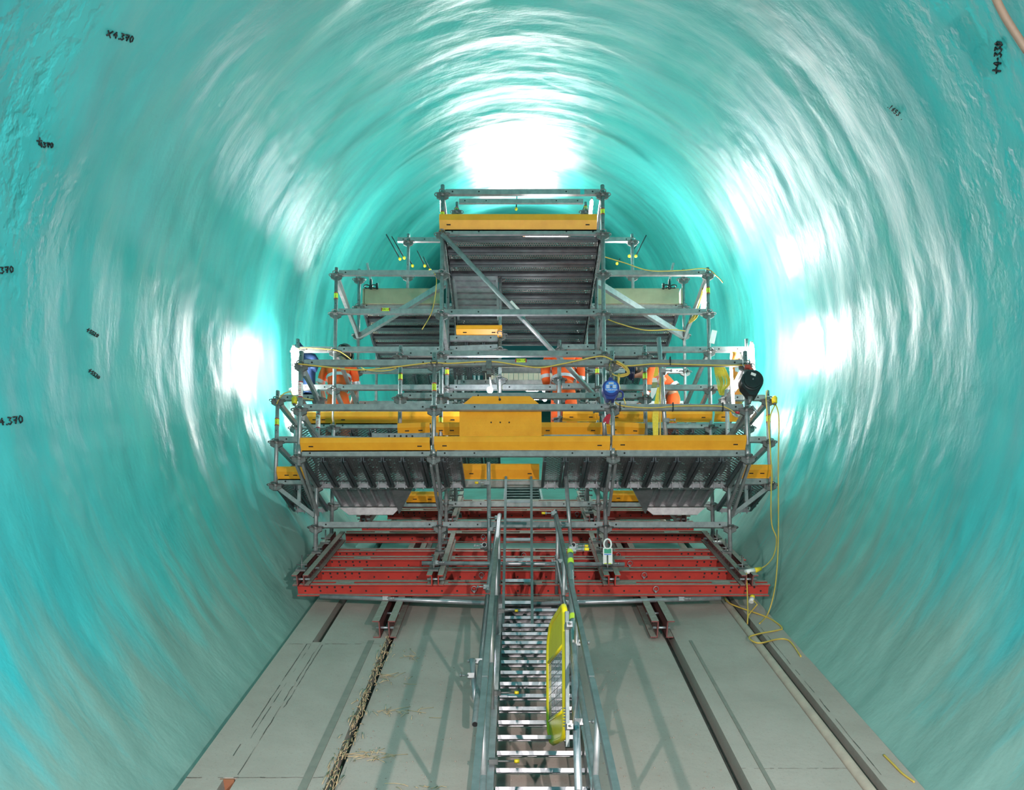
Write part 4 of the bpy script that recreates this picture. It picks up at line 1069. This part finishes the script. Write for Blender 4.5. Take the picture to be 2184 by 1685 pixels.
# yellow strap with white tag
d = DA + .02
t = thing('webbing_strap', 'yellow webbing strap with white plates hanging beside the tall pale tube', 'strap', P(1403, 778, d))
q = MB(); pr = L2([(1399, 778), (1404, 778), (1404, 800), (1393, 805)], d); q.prism(pr[::-1], EY * .006); q.build('upper_webbing', M_stripes, t)
q = MB(); pr = L2([(1402, 826), (1406, 826), (1404, 930), (1393, 932), (1391, 890), (1394, 868)], d); q.prism(pr[::-1], EY * .006); q.build('lower_webbing', M_stripes, t)
q = MB(); q.prism(L2([(1392, 806), (1401, 806), (1402, 815), (1391, 815)], d - .005)[::-1], EY * .012); q.build('white_sleeve', M_white, t)
q = MB(); q.prism(L2([(1391, 816), (1402, 815), (1400, 826), (1390, 826)], d - .005)[::-1], EY * .012); q.build('buckle', paint('olive_buckle', (.28, .28, .12)), t)
q = MB(); q.prism(L2([(1388, 828), (1402, 827), (1399, 838), (1392, 850), (1388, 846)], d - .007)[::-1], EY * .008); q.build('white_plate', M_white, t)
q = MB(); q.tube(L2([(1408, 805), (1408, 932)], d + .01), .009, 6); q.build('yellow_cord', M_cord, t)
# inspection tag below
d = 9.42
t = thing('inspection_tag', 'white and green inspection tag holder on the right lower post', 'tag', P(1296, 1180, d)); c = P(1296, 1183, d)
q = MB(); q.abox(c.x - .052, c.x + .052, c.y - .008, c.y + .008, c.z - .125, c.z + .075); q.build('holder', M_white, t)
q = MB(); q.abox(c.x - .040, c.x + .040, c.y - .010, c.y - .008, c.z + .012, c.z + .065); q.build('green_panel', paint('tag_green', (.04, .33, .20)), t)
q = MB(); q.abox(c.x - .040, c.x + .040, c.y - .010, c.y - .008, c.z - .005, c.z + .006); q.build('blue_stripe', M_blue2, t)
q = MB(); q.abox(c.x - .040, c.x + .040, c.y - .010, c.y - .008, c.z - .115, c.z - .100); q.build('green_stripe', M_lime, t)
q = MB(); q.tube([c + EZ * .12 + EX * .042 * math.cos(a) + EZ * .06 * math.sin(a) for a in [i * math.pi / 6 for i in range(12)]], .011, 6, closed=True); q.build('ring', M_white, t)
# blue jacket
d = DC + .25
t = thing('hanging_jacket', 'dark blue jacket hung at the left end of the middle deck', 'jacket', P(660, 760, d))
q = MB(); n_ = 16; rows = [(756, 660, 12, .05), (764, 661, 16, .09), (776, 660, 15, .10), (800, 658, 13, .11), (825, 659, 14, .12), (846, 657, 16, .12)]
for y, x, hw, dp in rows:
    c = P(x, y, d); k = P(x + 1, y, d).x - c.x
    for i in range(n_):
        a = 2 * math.pi * i / n_; f = 1 + .10 * math.sin(3 * a + y * .11)
        q.v.append(c + EX * hw * k * math.cos(a) * f + EY * dp * math.sin(a) * f)
for r_ in range(len(rows) - 1):
    for i in range(n_): q.face([r_ * n_ + i, (r_ + 1) * n_ + i, (r_ + 1) * n_ + (i + 1) % n_, r_ * n_ + (i + 1) % n_], 0, True)
q.face(list(range(n_))[::-1], 0, True); q.build('body', M_navy, t)
q = MB(); q.tube(spline(L2([(635, 735), (641, 743), (652, 758), (672, 768), (668, 790)], d - .06), 5), [.045] * 5 + [.05] * 16, 10); q.build('sleeve', M_navy, t)
# orange canister
d = DC - .15
t = thing('canister', 'orange cylinder with grey bands behind the thin upright tube light', 'canister', P(1570, 868, d))
q = MB(); q.tube([P(1572, 872, d), P(1572, 868, d), P(1568, 786, d), P(1568, 780, d)], [.06, .075, .075, .055], 16); q.build('body', M_orgp, t)
for y0, y1 in ((800, 790), (832, 821)):
    q = MB(); q.tube([P(1570, y0, d), P(1569, y1, d)], .0765, 16, 0, False); q.build('band', M_band, t)
q = MB(); q.tube([P(1574, 883, d), P(1572, 872, d)], .03, 10); q.build('valve', M_redtag, t)
m = MB(); m.tube(spline(L2([(1562, 876), (1566, 884), (1578, 888), (1584, 884)], DA + .3), 5), .018, 8); tag(m.build('white_hose', M_white), 'short white hose bending below the thin upright tube light', 'hose')
m = MB(); a = P(1518, 732, DC - .05); b = P(1524, 705, DC - .05); m.bar(a, b, .012, .07, EX); tag(m.build('white_strip', M_white), 'white strip stuck up beside the right upper post', 'strip')
# boards stacked at the far end of the upper deck
t = thing('board_stack', 'pale boards standing in a row behind the far braces', 'boards', P(1095, 820, 15.9))
for i in range(15):
    x0 = 1032 + i * 10.6; q = MB(); a = P(x0, 830, 15.9 + random.uniform(0, .03)); b = P(x0 + 10, 772, 15.9)
    q.abox(a.x, b.x, 15.9 + random.uniform(0, .02), 15.94, a.z, b.z + random.uniform(-.02, .02)); q.build('board', M_board, t)
for i, (x, y0, y1) in enumerate(((988, 835, 776), (996, 838, 775), (1004, 835, 776), (1012, 836, 775), (1021, 834, 776))):
    m = MB(); m.tube([P(x, y0, 15.6), P(x, y1, 15.6)], .022, 8)
    tag(m.build('far_tube', M_alu), ['leftmost', 'second', 'middle', 'fourth', 'rightmost'][i] + ' of the five bright tubes beside the pale far boards', 'tube', 'bright tubes beside the far boards')
t = thing('far_stairs', 'distant teal stairs seen under the deck behind the ladder', 'stairs', P(1110, 1075, 16.2))
for i in range(9):
    y = 1030 + i * 5.6; q = MB(); a = P(1082 - i * .5, y, 16.2 - i * .12); b = P(1146 + i * .9, y, 16.2 - i * .12); q.abox(a.x, b.x, a.y, a.y + .18, a.z - .02, a.z); q.build('tread', M_teal_pipe, t)
for x0, x1 in ((1080, 1075), (1147, 1158)):
    q = MB(); q.bar(P(x0, 1028, 16.25), P(x1, 1080, 15.1), .04, .12); q.build('stringer', M_teal_pipe, t)

# ------------------------------------------------------------------ people
def skin(name, V, E_, rad, mat, M, parent, root='pelvis', lv=2):
    ks = list(V); idx = {k: i for i, k in enumerate(ks)}
    me = bpy.data.meshes.new(name); me.from_pydata([V[k] for k in ks], [(idx[a], idx[b]) for a, b in E_], [])
    o = bpy.data.objects.new(name, me); COL.objects.link(o)
    md = o.modifiers.new('skin', 'SKIN'); md.use_smooth_shade = True; md.branch_smoothing = 0.4
    for i, k in enumerate(ks):
        sv = me.skin_vertices[0].data[i]; r_ = rad[k]; sv.radius = r_ if isinstance(r_, tuple) else (r_, r_); sv.use_root = (k == root)
    s2 = o.modifiers.new('sub', 'SUBSURF'); s2.levels = lv; s2.render_levels = lv
    dg = bpy.context.evaluated_depsgraph_get(); me2 = bpy.data.meshes.new_from_object(o.evaluated_get(dg)); bpy.data.objects.remove(o); bpy.data.meshes.remove(me)
    me2.name = name; me2.materials.clear(); me2.materials.append(mat)
    me2.transform(Matrix.Translation(-OFF[parent.name]) @ M)
    for p in me2.polygons: p.use_smooth = True
    ob = bpy.data.objects.new(name, me2); COL.objects.link(ob); ob.parent = parent; OFF[ob.name] = OFF[parent.name]; return ob
def person(loc, rz, label, J, sleeve_short, helmet, gloves=None, bands=True):
    M = Matrix.Translation(Vector(loc)) @ Matrix.Rotation(rz, 4, 'Z')
    t = thing('person', label, 'person', loc, 'workers on the tower')
    V = {k: Vector(v) for k, v in J.items()}
    hd = (V['head'] - V['neck']).normalized(); fw = V['face'] if 'face' in V else EY
    del V['face']
    V['crown'] = V['head'] + hd * .09
    E_ = [('pelvis', 'belly'), ('belly', 'chest'), ('chest', 'neck'), ('neck', 'head'), ('head', 'crown')]
    rad = dict(pelvis=(.15, .11), belly=(.14, .10), chest=(.15, .11), neck=.055, head=.082, crown=.062)
    V['nose'] = V['head'] + fw * .098 - hd * .015; E_.append(('head', 'nose')); rad['nose'] = .016
    for s in 'lr':
        sg = -1 if s == 'l' else 1
        E_ += [('chest', 'sh' + s), ('sh' + s, 'el' + s), ('el' + s, 'wr' + s), ('pelvis', 'hip' + s), ('hip' + s, 'kn' + s), ('kn' + s, 'an' + s), ('an' + s, 'toe' + s)]
        rad.update({'sh' + s: .058, 'el' + s: .043, 'wr' + s: .028, 'hip' + s: .085, 'kn' + s: .058, 'an' + s: .042, 'toe' + s: .035})
        fd = (V['wr' + s] - V['el' + s]).normalized(); side = Vector((0, 1, 0)) - fd * fd.y
        side = side.normalized() if side.length > .1 else EX
        thick = fd.cross(side) * (-sg)
        V['palm' + s] = V['wr' + s] + fd * .07; E_.append(('wr' + s, 'palm' + s)); rad['palm' + s] = (.034, .018)
        for k, (off, ln) in enumerate(((.030, .070), (.011, .080), (-.010, .075), (-.029, .058))):
            a, b = 'f%d%sa' % (k, s), 'f%d%sb' % (k, s)
            V[a] = V['palm' + s] + fd * .035 + side * off; V[b] = V[a] + fd * ln * .45 ; c = 'f%d%sc' % (k, s); V[c] = V[b] + (fd * .6 - thick * .8).normalized() * ln * .5
            E_ += [('palm' + s, a), (a, b), (b, c)]; rad[a] = .009; rad[b] = .0085; rad[c] = .007
        V['t' + s + 'a'] = V['wr' + s] + fd * .045 + side * .040; V['t' + s + 'b'] = V['t' + s + 'a'] + (fd + side * .5).normalized() * .045
        E_ += [('palm' + s, 't' + s + 'a'), ('t' + s + 'a', 't' + s + 'b')]; rad['t' + s + 'a'] = .010; rad['t' + s + 'b'] = .008
    skin('body', V, E_, rad, M_skin, M, t)
    # jacket
    jk = {k: V[k] for k in ('belly', 'chest', 'shl', 'shr', 'ell', 'elr', 'wrl', 'wrr')}
    jk['hem'] = V['pelvis'] + (V['belly'] - V['pelvis']) * .15; jk['collar'] = V['chest'].lerp(V['neck'], .75)
    for s in 'lr':
        if sleeve_short: jk['wr' + s] = V['el' + s]; jk['el' + s] = V['sh' + s].lerp(V['el' + s], .55)
        else: jk['wr' + s] = V['el' + s].lerp(V['wr' + s], .93)
    jr = dict(hem=(.185, .14), belly=(.18, .135), chest=(.185, .14), collar=.075, shl=.088, shr=.088, ell=.072, elr=.072, wrl=.062, wrr=.062)
    je = [('hem', 'belly'), ('belly', 'chest'), ('chest', 'collar')] + [(a + s, b + s) for s in 'lr' for a, b in (('sh', 'el'), ('el', 'wr'))] + [('chest', 'shl'), ('chest', 'shr')]
    skin('jacket', jk, je, jr, M_org, M, t, 'hem')
    # reflective bands round trunk, sleeves and legs
    def ring(p, ax, rx, ry, name='reflective_band', w_=.05):
        ax = ax.normalized(); a = EX - ax * ax.x; a = a.normalized() if a.length > .15 else EY; b = ax.cross(a)
        q = MB(); n_ = 20
        for z in (-w_ / 2, w_ / 2):
            for i in range(n_): q.v.append(M @ (p + ax * z + a * rx * math.cos(2 * math.pi * i / n_) + b * ry * math.sin(2 * math.pi * i / n_)))
        for i in range(n_): q.face([i, (i + 1) % n_, n_ + (i + 1) % n_, n_ + i], 0, True)
        q.build(name, M_band, t)
    up = V['chest'] - V['belly']
    ring(jk['hem'].lerp(V['belly'], .45), V['belly'] - jk['hem'], .186, .142); ring(V['belly'].lerp(V['chest'], .42), up, .190, .145)
    for s in 'lr':
        if sleeve_short: ring(jk['wr' + s].lerp(jk['el' + s], .1), jk['wr' + s] - jk['el' + s], .068, .068)
        else: ring(V['el' + s].lerp(V['wr' + s], .35), V['wr' + s] - V['el' + s], .068, .068)
    tr_ = {k: V[k] for k in ('pelvis', 'hipl', 'hipr', 'knl', 'knr', 'anl', 'anr')}; tr_['waist'] = V['pelvis'].lerp(V['belly'], .6)
    rr = dict(pelvis=(.165, .125), waist=(.155, .115), hipl=.105, hipr=.105, knl=.085, knr=.085, anl=.078, anr=.078)
    skin('trousers', tr_, [('waist', 'pelvis')] + [(a + s, b + s) for s in 'lr' for a, b in (('hip', 'kn'), ('kn', 'an'))] + [('pelvis', 'hipl'), ('pelvis', 'hipr')], rr, M_org, M, t)
    for s in 'lr':
        q = MB(); p = V['an' + s]; q.v = []; q.tube([p + EZ * .06, p - EZ * .02, p - EZ * .08], [.060, .055, .055], 10); q.sphere(p + EY * .07 - EZ * .045, .05, .13, .045, 10, 6)
        q.v = [M @ z for z in q.v]; q.build('boot', M_boot, t)
        q = MB(); e = V['head'] + fw * .076 + hd * .012 + fw.cross(hd).normalized() * (.032 if s == 'l' else -.032); q.sphere(M @ e, .011, nu=8, nv=6); q.build('eye', M_white, t)
        q = MB(); e = V['head'] - hd * .005 + fw.cross(hd).normalized() * (.085 if s == 'l' else -.085); q.sphere(M @ e, .012, .022, .032, 8, 6); q.build('ear', M_skin, t)
    q = MB(); q.sphere(M @ (V['head'] + fw * .074 - hd * .048), .022, .008, .006, 8, 6); q.build('mouth', paint('lips', (.4, .16, .13)), t)
    # helmet: dome, brim
    rot = Matrix.Rotation(0, 4, 'Z'); ax = hd; b = ax.cross(fw).normalized(); f2 = b.cross(ax).normalized()
    q = MB(); n_ = 18; base = V['head'] + hd * .025
    for i in range(7):
        th = math.pi / 2 * i / 6
        for j in range(n_):
            a = 2 * math.pi * j / n_; q.v.append(M @ (base + (f2 * math.cos(a) * .135 + b * math.sin(a) * .112) * math.cos(th) + ax * .125 * math.sin(th)))
    for i in range(6):
        for j in range(n_): q.face([i * n_ + j, i * n_ + (j + 1) % n_, (i + 1) * n_ + (j + 1) % n_, (i + 1) * n_ + j], 0, True)
    hm = q.build('helmet', helmet, t)
    q = MB(); q.tube([M @ (base + f2 * math.cos(a) * (.142 + (.03 if math.cos(a) > 0 else 0) * math.cos(a)) + b * math.sin(a) * .118) for a in [2 * math.pi * i / 18 for i in range(18)]], .010, 6, closed=True); q.build('brim', helmet, hm)
    q = MB(); q.tube([M @ (V['neck'] + hd * .01), M @ (V['head'] + hd * .02 - fw * .02)], [.062, .090], 12); q.build('hair', M_boot, t)
    if gloves:
        for s in 'lr':
            q = MB(); q.sphere(M @ (V['palm' + s]), .045, .045, .06, 8, 6); q.build('glove', gloves, t)
    return t
def stance(**k):
    J = dict(pelvis=(0, 0, .94), belly=(0, 0, 1.12), chest=(0, .0, 1.36), neck=(0, .01, 1.52), head=(0, .03, 1.65), face=(0, 1, 0),
             shl=(-.185, 0, 1.44), shr=(.185, 0, 1.44), ell=(-.25, .02, 1.17), elr=(.25, .02, 1.17), wrl=(-.24, .12, .93), wrr=(.24, .12, .93),
             hipl=(-.095, 0, .88), hipr=(.095, 0, .88), knl=(-.11, .02, .49), knr=(.11, .02, .49), anl=(-.12, 0, .09), anr=(.12, 0, .09), toel=(-.13, .15, .04), toer=(.13, .15, .04))
    J.update(k); return J
zf = ZW
c = P(722, 850, 12.1)
person((c.x, 12.1, zf), R(-8), 'worker in orange with short sleeves and a dark green helmet at the left rail',
       stance(pelvis=(0, -.02, .94), belly=(0, 0, 1.13), chest=(-.01, .02, 1.39), neck=(.03, .06, 1.55), head=(.05, .11, 1.67), shl=(-.19, .01, 1.47), shr=(.19, .02, 1.46), ell=(-.29, .02, 1.20), wrl=(-.27, .17, .98), elr=(.22, .14, 1.20), wrr=(.10, .34, 1.10)), True, M_helm)
c = P(1203, 850, 11.75)
person((c.x, 11.75, zf), R(4), 'worker in orange seen from behind with bowed head, standing at the middle of the deck',
       stance(belly=(0, .03, 1.12), chest=(0, .08, 1.38), neck=(0, .20, 1.50), head=(0, .31, 1.53), face=(0, .6, -.8), shl=(-.19, .05, 1.47), shr=(.19, .05, 1.47), ell=(-.27, .06, 1.19), elr=(.26, .08, 1.19), wrl=(-.23, .10, .97), wrr=(.24, .14, .99)), False, M_hnavy, M_blk)
c = P(1438, 850, 12.0)
person((c.x, 12.0, zf), R(90), 'worker in orange bending forward over the right part of the deck in a navy helmet',
       stance(pelvis=(0, -.02, .92), belly=(0, .11, 1.08), chest=(0, .30, 1.23), neck=(0, .44, 1.28), head=(0, .56, 1.29), face=(0, .35, -.93), shl=(-.18, .35, 1.22), shr=(.18, .35, 1.22), ell=(-.20, .42, .95), elr=(.20, .42, .95), wrl=(-.16, .52, .74), wrr=(.16, .52, .74), knl=(-.11, .08, .49), knr=(.11, .08, .49)), False, M_hnavy)
